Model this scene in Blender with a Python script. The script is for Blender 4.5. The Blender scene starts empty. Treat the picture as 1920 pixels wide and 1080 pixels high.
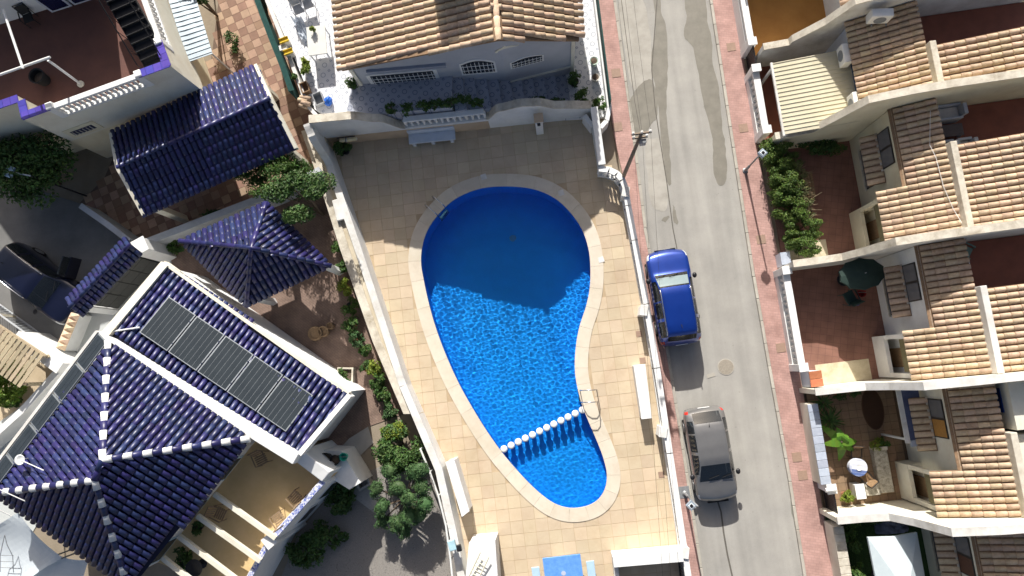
import bpy, bmesh, math, random
import numpy as np
from mathutils import Vector, Matrix
from mathutils.geometry import tessellate_polygon

sc = bpy.context.scene
col = sc.collection
rnd = random.Random(7)

# ------------------------------------------------------------------ camera
F_PX, CAM_H, NAD_X, NAD_Y = 1280.0, 31.0, 1050.0, 690.0      # focal length in photo pixels, height, where straight down falls
_n = Vector(((NAD_X-960)/F_PX, -(NAD_Y-540)/F_PX, -1)).normalized()
_Z = -_n
_Y = (Vector((0, 1, 0)) - _Z*_Z.y).normalized()
_X = _Y.cross(_Z)
RCAM = Matrix((_X, _Y, _Z))
cam_d = bpy.data.cameras.new('camera')
cam = bpy.data.objects.new('camera', cam_d)
col.objects.link(cam)
cam_d.sensor_width = 36.0
cam_d.lens = 36.0*F_PX/1920.0
cam_d.clip_end = 2000
cam.matrix_world = Matrix.Translation((0, 0, CAM_H)) @ RCAM.to_4x4()
sc.camera = cam

def P(px, py, z=0.0):
    """ground-plan point at height z that was measured at a photo pixel"""
    d = RCAM @ Vector(((px-960)/F_PX, -(py-540)/F_PX, -1))
    t = (CAM_H-z)/-d.z
    return Vector((t*d.x, t*d.y, z))

# ------------------------------------------------------------------ light
SUN_EL = math.radians(31.2)
sun_dir = Vector((-.175, 1, 0)).normalized()*math.cos(SUN_EL) + Vector((0, 0, math.sin(SUN_EL)))
w = bpy.data.worlds.new('World'); sc.world = w; w.use_nodes = True
_sky = w.node_tree.nodes.new('ShaderNodeTexSky'); _sky.sky_type = 'NISHITA'; _sky.sun_disc = False
_sky.sun_elevation = SUN_EL; _sky.sun_rotation = math.radians(-10)
_sky.dust_density = 4.0; _sky.air_density = .8; _sky.ozone_density = .2
_bg = w.node_tree.nodes['Background']; _bg.inputs[1].default_value = .075
w.node_tree.links.new(_sky.outputs[0], _bg.inputs[0])
sun_d = bpy.data.lights.new('sun', 'SUN'); sun = bpy.data.objects.new('sun', sun_d); col.objects.link(sun)
sun_d.energy = 5.0; sun_d.angle = math.radians(.5); sun_d.color = (1, .97, .915)
sun.rotation_euler = (-sun_dir).to_track_quat('-Z', 'Y').to_euler()
sun.location = sun_dir*60
sun_d.cycles.is_caustics_light = True
sc.view_settings.view_transform = 'Standard'; sc.view_settings.look = 'None'
sc.view_settings.exposure = .55; sc.view_settings.gamma = 1; sc.view_settings.use_curve_mapping = False
sc.render.engine = 'CYCLES'
sc.cycles.use_denoising = True
sc.cycles.max_bounces = 8
sc.cycles.caustics_reflective = False
sc.cycles.sample_clamp_indirect = 6

# ------------------------------------------------------------------ materials
def M(name, c1, c2=None, scale=3.0, rough=.75, bump=0.0, bscale=60.0, spec=.4, metal=0.0, coat=0.0, vary=0.0, detail=5.0, c3=None, trans=0.0):
    m = bpy.data.materials.new(name); m.use_nodes = True
    nt = m.node_tree; N = nt.nodes; L = nt.links
    b = N['Principled BSDF']
    b.inputs['Roughness'].default_value = rough
    b.inputs['Specular IOR Level'].default_value = spec
    b.inputs['Metallic'].default_value = metal
    b.inputs['Coat Weight'].default_value = coat
    b.inputs['Coat Roughness'].default_value = .06
    geo = N.new('ShaderNodeNewGeometry')
    c2 = c2 or tuple(x*.82 for x in c1)
    nz = N.new('ShaderNodeTexNoise'); nz.inputs['Scale'].default_value = scale; nz.inputs['Detail'].default_value = detail
    nz.inputs['Roughness'].default_value = .65
    L.new(geo.outputs['Position'], nz.inputs['Vector'])
    rp = N.new('ShaderNodeValToRGB')
    e = rp.color_ramp.elements
    e[0].position = .32; e[0].color = (*c2, 1); e[1].position = .62; e[1].color = (*c1, 1)
    if c3:
        x = rp.color_ramp.elements.new(.2); x.color = (*c3, 1)
    L.new(nz.outputs[0], rp.inputs[0])
    out = rp.outputs[0]
    if vary:
        oi = N.new('ShaderNodeObjectInfo')
        ad = N.new('ShaderNodeMath'); ad.operation = 'ADD'
        L.new(oi.outputs['Random'], ad.inputs[0]); L.new(geo.outputs['Random Per Island'], ad.inputs[1])
        fr = N.new('ShaderNodeMath'); fr.operation = 'FRACT'; L.new(ad.outputs[0], fr.inputs[0])
        mr = N.new('ShaderNodeMapRange'); mr.inputs['To Min'].default_value = 1-vary; mr.inputs['To Max'].default_value = 1+vary*.6
        L.new(fr.outputs[0], mr.inputs[0])
        hs = N.new('ShaderNodeHueSaturation'); L.new(mr.outputs[0], hs.inputs['Value']); L.new(out, hs.inputs['Color'])
        mh = N.new('ShaderNodeMapRange'); mh.inputs['To Min'].default_value = .5-.035*vary*2; mh.inputs['To Max'].default_value = .5+.03*vary*2
        f2 = N.new('ShaderNodeMath'); f2.operation = 'MULTIPLY'; f2.inputs[1].default_value = 7.31; L.new(fr.outputs[0], f2.inputs[0])
        f3 = N.new('ShaderNodeMath'); f3.operation = 'FRACT'; L.new(f2.outputs[0], f3.inputs[0])
        L.new(f3.outputs[0], mh.inputs[0]); L.new(mh.outputs[0], hs.inputs['Hue'])
        out = hs.outputs[0]
    L.new(out, b.inputs['Base Color'])
    if bump:
        n2 = N.new('ShaderNodeTexNoise'); n2.inputs['Scale'].default_value = bscale; n2.inputs['Detail'].default_value = 4
        L.new(geo.outputs['Position'], n2.inputs['Vector'])
        bp = N.new('ShaderNodeBump'); bp.inputs['Strength'].default_value = bump; bp.inputs['Distance'].default_value = .02
        L.new(n2.outputs[0], bp.inputs['Height']); L.new(bp.outputs[0], b.inputs['Normal'])
    if trans:
        tr = N.new('ShaderNodeBsdfTranslucent'); L.new(out, tr.inputs[0])
        mx = N.new('ShaderNodeMixShader'); mx.inputs[0].default_value = trans
        L.new(b.outputs[0], mx.inputs[1]); L.new(tr.outputs[0], mx.inputs[2])
        L.new(mx.outputs[0], N['Material Output'].inputs[0])
    return m

def grime(m, scale, amount, tint=(.75, .62, .5)):
    """broad uneven soiling multiplied over a material's colour"""
    nt = m.node_tree; N = nt.nodes; L = nt.links; b = N['Principled BSDF']; src = b.inputs['Base Color'].links[0].from_socket
    geo = N.new('ShaderNodeNewGeometry')
    n1 = N.new('ShaderNodeTexNoise'); n1.inputs['Scale'].default_value = scale; n1.inputs['Detail'].default_value = 9; n1.inputs['Roughness'].default_value = .7; n1.inputs['Distortion'].default_value = .6
    L.new(geo.outputs['Position'], n1.inputs['Vector'])
    r1 = N.new('ShaderNodeMapRange'); r1.inputs['From Min'].default_value = .5; r1.inputs['From Max'].default_value = .75; r1.inputs['To Min'].default_value = 0; r1.inputs['To Max'].default_value = amount
    L.new(n1.outputs[0], r1.inputs[0])
    mx = N.new('ShaderNodeMix'); mx.data_type = 'RGBA'; mx.blend_type = 'MULTIPLY'; mx.inputs[7].default_value = (*tint, 1)
    L.new(r1.outputs[0], mx.inputs[0]); L.new(src, mx.inputs[6]); L.new(mx.outputs[2], b.inputs['Base Color'])
    return m
def brick_mat(name, ca, cb, cm, bw, bh, rot=0.0, mortar=.02, offset=.5, rough=.8, noise=.25):
    """small paving blocks, too small to pick apart singly"""
    m = bpy.data.materials.new(name); m.use_nodes = True
    nt = m.node_tree; N = nt.nodes; L = nt.links; b = N['Principled BSDF']
    b.inputs['Roughness'].default_value = rough; b.inputs['Specular IOR Level'].default_value = .3
    geo = N.new('ShaderNodeNewGeometry')
    mp = N.new('ShaderNodeMapping'); mp.inputs['Rotation'].default_value = (0, 0, rot)
    L.new(geo.outputs['Position'], mp.inputs['Vector'])
    br = N.new('ShaderNodeTexBrick'); br.inputs['Scale'].default_value = 1
    br.inputs['Color1'].default_value = (*ca, 1); br.inputs['Color2'].default_value = (*cb, 1); br.inputs['Mortar'].default_value = (*cm, 1)
    br.inputs['Brick Width'].default_value = bw; br.inputs['Row Height'].default_value = bh; br.inputs['Mortar Size'].default_value = mortar
    br.offset = offset
    L.new(mp.outputs[0], br.inputs['Vector'])
    nz = N.new('ShaderNodeTexNoise'); nz.inputs['Scale'].default_value = 1.7; nz.inputs['Detail'].default_value = 7
    L.new(geo.outputs['Position'], nz.inputs['Vector'])
    mr = N.new('ShaderNodeMapRange'); mr.inputs['From Min'].default_value = .3; mr.inputs['From Max'].default_value = .7
    mr.inputs['To Min'].default_value = 1-noise; mr.inputs['To Max'].default_value = 1+noise*.5
    L.new(nz.outputs[0], mr.inputs[0])
    hs = N.new('ShaderNodeHueSaturation'); L.new(br.outputs['Color'], hs.inputs['Color']); L.new(mr.outputs[0], hs.inputs['Value'])
    L.new(hs.outputs[0], b.inputs['Base Color'])
    bp = N.new('ShaderNodeBump'); bp.inputs['Strength'].default_value = .4; bp.inputs['Distance'].default_value = .01
    bp.invert = True
    L.new(br.outputs['Fac'], bp.inputs['Height']); L.new(bp.outputs[0], b.inputs['Normal'])
    return m

def glass_mat(name, tint=(.05, .06, .07), see=.35):
    m = bpy.data.materials.new(name); m.use_nodes = True
    nt = m.node_tree; N = nt.nodes; L = nt.links; N.clear()
    o = N.new('ShaderNodeOutputMaterial')
    b = N.new('ShaderNodeBsdfPrincipled'); b.inputs['Base Color'].default_value = (*tint, 1); b.inputs['Roughness'].default_value = .03
    b.inputs['Specular IOR Level'].default_value = .8
    t = N.new('ShaderNodeBsdfTransparent'); t.inputs[0].default_value = (.8, .9, .92, 1)
    x = N.new('ShaderNodeMixShader'); x.inputs[0].default_value = see
    nz = N.new('ShaderNodeTexNoise'); nz.inputs['Scale'].default_value = 1.2
    bp = N.new('ShaderNodeBump'); bp.inputs['Strength'].default_value = .02; L.new(nz.outputs[0], bp.inputs['Height']); L.new(bp.outputs[0], b.inputs['Normal'])
    L.new(b.outputs[0], x.inputs[1]); L.new(t.outputs[0], x.inputs[2]); L.new(x.outputs[0], o.inputs[0])
    return m

# ------------------------------------------------------------------ mesh builder
class MB:
    def __init__(s): s.v = []; s.f = []
    def add(s, vs, fs):
        k = len(s.v); s.v += [Vector(p) for p in vs]; s.f += [tuple(i+k for i in f) for f in fs]; return s
    def merge(s, o): return s.add(o.v, o.f)
    def quad(s, a, b, c, d): return s.add([a, b, c, d], [(0, 1, 2, 3)])
    def prism(s, pts, z0, z1):
        """upright prism over a plan polygon; z0 / z1 a number or one value per corner"""
        n = len(pts)
        a0 = z0 if isinstance(z0, (list, tuple)) else [z0]*n
        a1 = z1 if isinstance(z1, (list, tuple)) else [z1]*n
        pts = [Vector((p[0], p[1])) for p in pts]
        ar = sum(pts[i].x*pts[(i+1) % n].y - pts[(i+1) % n].x*pts[i].y for i in range(n))
        if ar < 0: pts.reverse(); a0 = list(a0)[::-1]; a1 = list(a1)[::-1]
        vs = [(p.x, p.y, z) for p, z in zip(pts, a0)] + [(p.x, p.y, z) for p, z in zip(pts, a1)]
        fs = [(i, (i+1) % n, (i+1) % n+n, i+n) for i in range(n)]
        if n <= 4: fs += [tuple(range(n-1, -1, -1)), tuple(range(n, 2*n))]
        else:
            for t in tessellate_polygon([[Vector((p.x, p.y, 0)) for p in pts]]):
                t = list(t)
                a, b, c = (pts[i] for i in t)
                if (b-a).cross(c-a) < 0: t.reverse()
                fs.append(tuple(i+n for i in t)); fs.append(tuple(reversed(t)))
        return s.add(vs, fs)
    def box(s, c, size, rz=0.0):
        x, y, z = size[0]/2, size[1]/2, size[2]/2
        cs, sn = math.cos(rz), math.sin(rz)
        pts = [(c[0]+a*cs-b*sn, c[1]+a*sn+b*cs) for a, b in ((-x, -y), (x, -y), (x, y), (-x, y))]
        return s.prism(pts, c[2]-z, c[2]+z)
    def wall(s, a, b, t, z0, z1, side=0.0):
        """wall along plan line a-b; side -1..1 shifts it off the line; z1 may be (za, zb)"""
        a = Vector((a[0], a[1])); b = Vector((b[0], b[1])); d = (b-a).normalized(); n = Vector((-d.y, d.x))
        o = n*side*t/2; h = n*t/2
        p = [a+o-h, b+o-h, b+o+h, a+o+h]
        za, zb = z1 if isinstance(z1, (tuple, list)) else (z1, z1)
        ya, yb = z0 if isinstance(z0, (tuple, list)) else (z0, z0)
        return s.prism(p, [ya, yb, yb, ya], [za, zb, zb, za])
    def bar(s, p, q, r, n=8, r2=None):
        p = Vector(p); q = Vector(q); d = (q-p).normalized()
        a = d.orthogonal().normalized(); b = d.cross(a); r2 = r if r2 is None else r2
        vs = [p+(a*math.cos(t)+b*math.sin(t))*r for t in (2*math.pi*i/n for i in range(n))] + \
             [q+(a*math.cos(t)+b*math.sin(t))*r2 for t in (2*math.pi*i/n for i in range(n))]
        return s.add(vs, [(i, (i+1) % n, (i+1) % n+n, i+n) for i in range(n)] + [tuple(range(n-1, -1, -1)), tuple(range(n, 2*n))])
    def tube(s, path, r, n=8):
        path = [Vector(p) for p in path]; k = len(path); vs = []; fs = []
        a = None
        for i, p in enumerate(path):
            d = (path[min(i+1, k-1)]-path[max(i-1, 0)]).normalized()
            if a is None: a = d.orthogonal().normalized()
            else: a = (a-d*a.dot(d)).normalized()
            b = d.cross(a)
            rr = r[i] if isinstance(r, (list, tuple)) else r
            vs += [p+(a*math.cos(2*math.pi*j/n)+b*math.sin(2*math.pi*j/n))*rr for j in range(n)]
        for i in range(k-1):
            fs += [(i*n+j, i*n+(j+1) % n, (i+1)*n+(j+1) % n, (i+1)*n+j) for j in range(n)]
        fs += [tuple(range(n-1, -1, -1)), tuple(range((k-1)*n, k*n))]
        return s.add(vs, fs)
    def lathe(s, prof, c, n=12, caps=True):
        """profile (r, z) turned about a vertical axis at c"""
        vs = []; fs = []; k = len(prof)
        for r, z in prof:
            vs += [(c[0]+r*math.cos(2*math.pi*j/n), c[1]+r*math.sin(2*math.pi*j/n), c[2]+z) for j in range(n)]
        for i in range(k-1):
            fs += [(i*n+j, i*n+(j+1) % n, (i+1)*n+(j+1) % n, (i+1)*n+j) for j in range(n)]
        if caps: fs += [tuple(range(n-1, -1, -1)), tuple(range((k-1)*n, k*n))]
        return s.add(vs, fs)
    def slab(s, pts, t, up=None):
        """sloping plate: planar polygon (any tilt) given by its top corners, thickness t downwards along its normal"""
        pts = [Vector(p) for p in pts]; n = len(pts)
        nm = Vector((0, 0, 0))
        for i in range(n): nm += (pts[i]-pts[0]).cross(pts[(i+1) % n]-pts[0])
        nm.normalize()
        if nm.z < 0: pts.reverse(); nm = -nm
        lo = [p-nm*t for p in pts]
        fs = [(i+n, (i+1) % n+n, (i+1) % n, i) for i in range(n)] + [tuple(range(n)), tuple(range(2*n-1, n-1, -1))]
        return s.add(pts+lo, fs)
    def ball(s, c, r, sub=2, sq=(1, 1, 1)):
        bm = bmesh.new(); bmesh.ops.create_icosphere(bm, subdivisions=sub, radius=1)
        vs = [(c[0]+v.co.x*r*sq[0], c[1]+v.co.y*r*sq[1], c[2]+v.co.z*r*sq[2]) for v in bm.verts]
        fs = [tuple(v.index for v in f.verts) for f in bm.faces]; bm.free()
        return s.add(vs, fs)

BASE = {}
def tag(o, label=None, cat=None, group=None, kind=None):
    if label: o['label'] = label
    if cat: o['category'] = cat
    if group: o['group'] = group
    if kind: o['kind'] = kind
    return o
def root(name, label, cat, loc=(0, 0, 0), group=None):
    o = bpy.data.objects.new(name, None); col.objects.link(o); o.location = loc; o.empty_display_size = .3
    BASE[o] = Vector(loc); return tag(o, label, cat, group)
def mesh_of(name, mb, base, mat, smooth=False, bevel=0.0):
    me = bpy.data.meshes.new(name)
    me.from_pydata([tuple(v-base) for v in mb.v], [], mb.f); me.update()
    if bevel:
        bm = bmesh.new(); bm.from_mesh(me)
        bmesh.ops.remove_doubles(bm, verts=bm.verts, dist=1e-5)
        ed = [e for e in bm.edges if len(e.link_faces) == 2 and e.calc_face_angle(0) > .6]
        bmesh.ops.bevel(bm, geom=ed, offset=bevel, segments=2, affect='EDGES', profile=.5)
        bm.to_mesh(me); bm.free(); me.update()
    if mat: me.materials.append(mat)
    if smooth: me.polygons.foreach_set('use_smooth', [True]*len(me.polygons))
    return me
def part(name, mb, mat, parent, smooth=False, bevel=0.0, kind=None, label=None):
    base = BASE[parent]
    o = bpy.data.objects.new(name, mesh_of(name, mb, base, mat, smooth, bevel)); col.objects.link(o)
    o.parent = parent; BASE[o] = base
    return tag(o, label, None, None, kind)
def top(name, mb, mat, label=None, cat=None, group=None, kind=None, smooth=False, bevel=0.0):
    xs = [v.x for v in mb.v]; ys = [v.y for v in mb.v]; zs = [v.z for v in mb.v]
    base = Vector(((min(xs)+max(xs))/2, (min(ys)+max(ys))/2, min(zs)))
    o = bpy.data.objects.new(name, mesh_of(name, mb, base, mat, smooth, bevel)); col.objects.link(o)
    o.location = base; BASE[o] = base
    return tag(o, label, cat, group, kind)
def inst(name, me, mw, parent):
    """one piece sharing mesh data, placed by its world matrix"""
    o = bpy.data.objects.new(name, me); col.objects.link(o); o.parent = parent
    o.matrix_basis = Matrix.Translation(-BASE[parent]) @ mw; BASE[o] = BASE[parent]
    return o
def frame(x, y, z, o):
    return Matrix((( x.x, y.x, z.x, o.x), (x.y, y.y, z.y, o.y), (x.z, y.z, z.z, o.z), (0, 0, 0, 1)))
def inside(p, poly):
    x, y = p[0], p[1]; r = False; n = len(poly); j = n-1
    for i in range(n):
        xi, yi, xj, yj = poly[i][0], poly[i][1], poly[j][0], poly[j][1]
        if (yi > y) != (yj > y) and x < (xj-xi)*(y-yi)/(yj-yi)+xi: r = not r
        j = i
    return r
def sheet(outer, holes, z):
    """flat sheet with holes, z a number or a function of (x, y)"""
    loops = [[Vector((p[0], p[1], 0)) for p in lp] for lp in [outer]+list(holes)]
    flat = [p for lp in loops for p in lp]
    mb = MB(); zf = z if callable(z) else (lambda x, y: z)
    fs = []
    for t in tessellate_polygon(loops):
        a, b, c = (flat[i] for i in t)
        if (b-a).to_2d().cross((c-a).to_2d()) < 0: t = tuple(reversed(t))
        fs.append(tuple(t))
    return mb.add([(p.x, p.y, zf(p.x, p.y)) for p in flat], fs)
def smooth_loop(pts, k=4):
    """closed Catmull-Rom through pts"""
    n = len(pts); out = []
    for i in range(n):
        p0, p1, p2, p3 = (Vector(pts[(i+j-1) % n][:2]) for j in range(4))
        for s in range(k):
            t = s/k
            out.append(.5*((2*p1)+(p2-p0)*t+(2*p0-5*p1+4*p2-p3)*t*t+(3*p1-p0-3*p2+p3)*t**3))
    return out
def offset_loop(pts, d):
    n = len(pts); out = []
    ar = sum(pts[i].x*pts[(i+1) % n].y-pts[(i+1) % n].x*pts[i].y for i in range(n))
    sg = 1 if ar > 0 else -1
    for i in range(n):
        t = (pts[(i+1) % n]-pts[i-1]).normalized()
        out.append(pts[i]+Vector((t.y, -t.x))*d*sg)
    return out
def pl(*pp, z=0.0): return [P(a, b, z) for a, b in pp]

# street frame: U down the street (towards the bottom of the photo), V away from it to the right
_a, _b = P(1373, 250), P(1510, 1080)
UD = (_b-_a).to_2d().normalized(); VD = Vector((-UD.y, UD.x)); UV0 = P(1413, 250).to_2d()
def S(u, v, z=0.0):
    p = UV0+UD*u+VD*v; return Vector((p.x, p.y, z))
def uv(p):
    q = Vector((p[0], p[1]))-UV0; return q.dot(UD), q.dot(VD)
ROT_V = math.atan2(VD.y, VD.x)

# ------------------------------------------------------------------ shared materials
WHITE = M('white_paint', (.80, .80, .78), (.70, .70, .68), 1.3, .6, .15, 40)
WHITE2 = M('weathered_white_paint', (.74, .73, .70), (.55, .53, .49), 1.1, .75, .25, 30)
CREAM = M('cream_render', (.74, .68, .50), (.66, .60, .43), .9, .8, .25, 50)
PALE = M('pale_ivory_render', (.76, .73, .62), (.68, .64, .52), .9, .8, .2, 50)
CAP = M('weathered_pale_coping', (.66, .61, .51), (.46, .41, .33), 2.2, .85, .35, 25)
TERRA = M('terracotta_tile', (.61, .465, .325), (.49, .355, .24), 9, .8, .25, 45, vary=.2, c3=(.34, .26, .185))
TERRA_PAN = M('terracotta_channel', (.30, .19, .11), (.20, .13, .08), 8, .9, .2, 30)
NAVY = M('navy_glazed_tile', (.025, .029, .116), (.017, .020, .086), 5, .38, .14, 25, spec=.5, coat=.0, vary=.3, c3=(.05, .052, .09))
NAVY_PAN = M('navy_channel', (.006, .006, .03), None, 6, .35, spec=.4)
STEEL = M('stainless_steel', (.62, .63, .65), (.5, .5, .52), 8, .25, metal=1.0)
DARKM = M('dark_metal', (.03, .03, .035), (.02, .02, .02), 8, .45, metal=.4)
GREYM = M('grey_metal', (.30, .31, .32), (.24, .25, .26), 8, .45, metal=.3)
BRIGHT = None
BLACK = M('black_rubber', (.015, .015, .016), None, 9, .8)
WOOD = M('weathered_wood', (.30, .19, .10), (.20, .12, .06), 14, .75, .2, 60)
grime(WHITE, .9, .35, (.8, .78, .72)); grime(WHITE2, .8, .7, (.62, .58, .5)); grime(CAP, 1.3, .9, (.55, .5, .42)); grime(TERRA, 1.6, .8, (.6, .5, .42)); grime(NAVY, 1.1, .5, (.75, .75, .7)); grime(CREAM, .8, .4); grime(PALE, .8, .4)
GLASSD = glass_mat('dark_window_glass', (.03, .035, .045), .12)
# ------------------------------------------------------------------ pool outline
pool_px = [(950,349),(1000,354),(1040,371),(1070,398),(1092,430),(1104,465),(1108,500),(1107,540),(1100,575),(1088,612),(1081,650),(1079,690),
           (1083,722),(1093,760),(1107,795),(1122,830),(1133,860),(1139,890),(1135,917),(1121,938),(1098,950),(1068,953),(1040,945),(1015,928),
           (990,905),(965,878),(940,848),(913,810),(885,765),(860,720),(838,672),(820,625),(805,575),(794,525),(789,490),(793,455),(805,425),
           (828,395),(858,370),(902,353)]
pool_in = smooth_loop(pl(*pool_px, z=-.1), 4)
pool_out = offset_loop(pool_in, .56)

# ------------------------------------------------------------------ ground, road, pavements
EARTH = M('dry_earth', (.30, .25, .19), (.22, .18, .13), .5, .95, .4, 20)
g = sheet([(-260, -260), (260, -260), (260, 260), (-260, 260)], [offset_loop(pool_in, .1)], -.02)
top('ground', g, EARTH, kind='structure')

kl = [(1095,-400),(1149,0),(1184,250),(1208,440),(1232,560),(1248,660),(1278,847),(1313,1080),(1378,1500)]
kr = [(1274,-400),(1335,0),(1373,250),(1412,500),(1445,690),(1481,890),(1511,1080),(1575,1500)]
ol = [(1064,-400),(1118,0),(1150,250),(1172,350),(1192,470),(1213,560),(1232,660),(1256,847),(1290,1080),(1352,1500)]
orr = [(1312,-400),(1378,0),(1413,250),(1462,500),(1498,700),(1530,890),(1562,1080),(1630,1500)]
KL, KR, OL, OR = (pl(*k) for k in (kl, kr, ol, orr))
ROAD = M('worn_concrete_road', (.375, .358, .325), (.305, .293, .268), .55, .9, .35, 55, detail=9, c3=(.255, .245, .224))
def streaky(m, rot, amount):
    """tyre-worn streaks and fine aggregate along the carriageway"""
    nt = m.node_tree; N = nt.nodes; L = nt.links; b = N['Principled BSDF']; src = b.inputs['Base Color'].links[0].from_socket
    geo = N.new('ShaderNodeNewGeometry'); mp = N.new('ShaderNodeMapping'); mp.vector_type = 'TEXTURE'; mp.inputs['Rotation'].default_value = (0, 0, rot); mp.inputs['Scale'].default_value = (9.0, .55, 1)
    L.new(geo.outputs['Position'], mp.inputs['Vector']); n1 = N.new('ShaderNodeTexNoise'); n1.inputs['Scale'].default_value = 1; n1.inputs['Detail'].default_value = 6; L.new(mp.outputs[0], n1.inputs['Vector'])
    n2 = N.new('ShaderNodeTexNoise'); n2.inputs['Scale'].default_value = 70; n2.inputs['Detail'].default_value = 3; L.new(geo.outputs['Position'], n2.inputs['Vector'])
    n3 = N.new('ShaderNodeTexVoronoi'); n3.inputs['Scale'].default_value = 2.3; L.new(geo.outputs['Position'], n3.inputs['Vector'])
    r1 = N.new('ShaderNodeMapRange'); r1.inputs['From Min'].default_value = .3; r1.inputs['From Max'].default_value = .7; r1.inputs['To Min'].default_value = 1-amount; r1.inputs['To Max'].default_value = 1+amount*.7; L.new(n1.outputs[0], r1.inputs[0])
    r2 = N.new('ShaderNodeMapRange'); r2.inputs['From Min'].default_value = .3; r2.inputs['From Max'].default_value = .7; r2.inputs['To Min'].default_value = .9; r2.inputs['To Max'].default_value = 1.08; L.new(n2.outputs[0], r2.inputs[0])
    r3 = N.new('ShaderNodeMapRange'); r3.inputs['From Min'].default_value = .02; r3.inputs['From Max'].default_value = .07; r3.inputs['To Min'].default_value = .72; r3.inputs['To Max'].default_value = 1; L.new(n3.outputs['Distance'], r3.inputs[0])
    m1 = N.new('ShaderNodeMath'); m1.operation = 'MULTIPLY'; L.new(r1.outputs[0], m1.inputs[0]); L.new(r2.outputs[0], m1.inputs[1])
    m2 = N.new('ShaderNodeMath'); m2.operation = 'MULTIPLY'; L.new(m1.outputs[0], m2.inputs[0]); L.new(r3.outputs[0], m2.inputs[1])
    hs = N.new('ShaderNodeHueSaturation'); L.new(src, hs.inputs['Color']); L.new(m2.outputs[0], hs.inputs['Value']); L.new(hs.outputs[0], b.inputs['Base Color'])
streaky(ROAD, math.atan2(UD.y, UD.x), .13)
road = top('road', sheet([*KL, *reversed(KR)], [], -.004), ROAD, kind='structure')
PINK = brick_mat('pink_paving', (.50, .31, .27), (.44, .27, .235), (.36, .23, .2), .22, .11, ROT_V, .006, .5, .85, .22)
grime(PINK, .9, .6, (.68, .62, .58))
KERB = M('kerb_stone', (.46, .43, .37), (.36, .33, .28), 2, .85, .3, 30, vary=.12)
def pavement(name, outer, kerb):
    mb = MB().prism([*outer, *reversed(kerb)], -.1, .11)
    return top(name, mb, PINK, kind='structure')
pav_l = pavement('pavement', OL, KL); pav_r = pavement('pavement', OR, KR)
kerb_me = mesh_of('kerb_stone', MB().box((0, 0, 0), (.985, .13, .26)), Vector(), KERB, bevel=.015)
def along(pts, step):
    """points and directions every step metres along a plan polyline"""
    out = []; pts = [Vector(p[:2]) for p in pts]; rest = 0.0
    for a, b in zip(pts, pts[1:]):
        L = (b-a).length; d = (b-a)/L; s = rest
        while s < L: out.append((a+d*s, d)); s += step
        rest = s-L
    return out
for pv, line, sd in ((pav_l, KL, 1), (pav_r, KR, -1)):
    for p, d in along(line, 1.0):
        if abs(p.y) > 24: continue
        n = Vector((-d.y, d.x))*sd
        inst('kerb_stone', kerb_me, frame(Vector((d.x, d.y, 0)), Vector((-d.y, d.x, 0)), Vector((0, 0, 1)), Vector((*(p+n*.067), -.013+rnd.uniform(-.004, .004)))), pv)
MANH = M('cast_iron_cover', (.20, .17, .14), (.15, .13, .11), 12, .7, .3, 60)
MANHP = M('pavement_cover', (.34, .23, .17), (.28, .19, .14), 12, .7, .3, 60)
def cover(par, px, py, s, mat=MANHP, z=.112):
    c = P(px, py, .11)
    part('service_cover', MB().box((c.x, c.y, z+.005), (s, s, .014), ROT_V), mat, par, bevel=.004)
for q in ((1155,137),(1158,238)): cover(pav_l, *q, .42)
for q in ((1371,88),(1394,240),(1427,449),(1464,652),(1494,857),(1505,891)): cover(pav_r, *q, .4)
cover(pav_l, 1282, 923, .5, GREYM)
# round manhole in the carriageway, with its small side box
c = P(1361, 688)
mb = MB().lathe([(.36, -.01), (.36, .012), (.33, .014), (.33, .006), (.05, .008)], c, 28)
part('manhole_frame', mb, KERB, road)
part('manhole_cover', MB().lathe([(.325, -.01), (.325, .011), (.30, .013), (.0, .013)], c, 28), M('manhole_iron', (.34, .30, .24), (.25, .22, .18), 14, .8, .5, 50), road)
c = P(1333, 704); part('valve_box', MB().box((c.x, c.y, .004), (.36, .16, .014), .3), KERB, road)
# wet streaks and repairs lying on the road
WET = M('damp_concrete', (.225, .208, .172), (.175, .162, .132), 2.2, .6, .25, 50, detail=9)
def blotch(name, px, mat, k=4, z=.002, jit=.03):
    lp = smooth_loop(pl(*px), k)
    r = random.Random(len(px)*13+int(px[0][0]))
    lp = [p+Vector((r.uniform(-jit, jit), r.uniform(-jit, jit))) for p in lp]
    part(name, sheet(lp, [], z), mat, road)
blotch('wet_streak', [(1282,-30),(1316,-30),(1327,40),(1334,75),(1336,120),(1348,165),(1352,220),(1358,260),(1362,300),(1362,335),(1354,348),(1345,343),(1338,315),(1337,270),(1330,230),(1318,190),(1310,140),(1299,90),(1283,66),(1287,30)], WET)
blotch('wet_streak', [(1224,-30),(1237,-30),(1240,20),(1249,55),(1252,110),(1251,160),(1249,200),(1252,240),(1256,290),(1258,345),(1250,338),(1244,300),(1238,245),(1233,190),(1222,130),(1222,100),(1229,60),(1227,20)], WET)
blotch('wet_streak', [(1190,172),(1205,155),(1222,150),(1232,180),(1233,215),(1222,232),(1208,252),(1190,262),(1182,235),(1180,195)], WET, z=.003)
blotch('wet_streak', [(1262,385),(1267,395),(1271,417),(1266,420),(1262,405)], WET)
blotch('wet_streak', [(1241,412),(1252,404),(1255,407),(1247,416)], WET)
PATCH = M('patched_concrete', (.42, .395, .35), (.33, .31, .27), 1.5, .9, .5, 40, c3=(.22, .2, .17))
blotch('concrete_patch', [(1160,0),(1205,0),(1222,90),(1224,140),(1205,158),(1185,165),(1172,90)], PATCH, z=.001)
blotch('concrete_patch', [(1212,268),(1238,262),(1245,300),(1252,360),(1248,395),(1222,385),(1214,330)], PATCH, z=.001)
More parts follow.
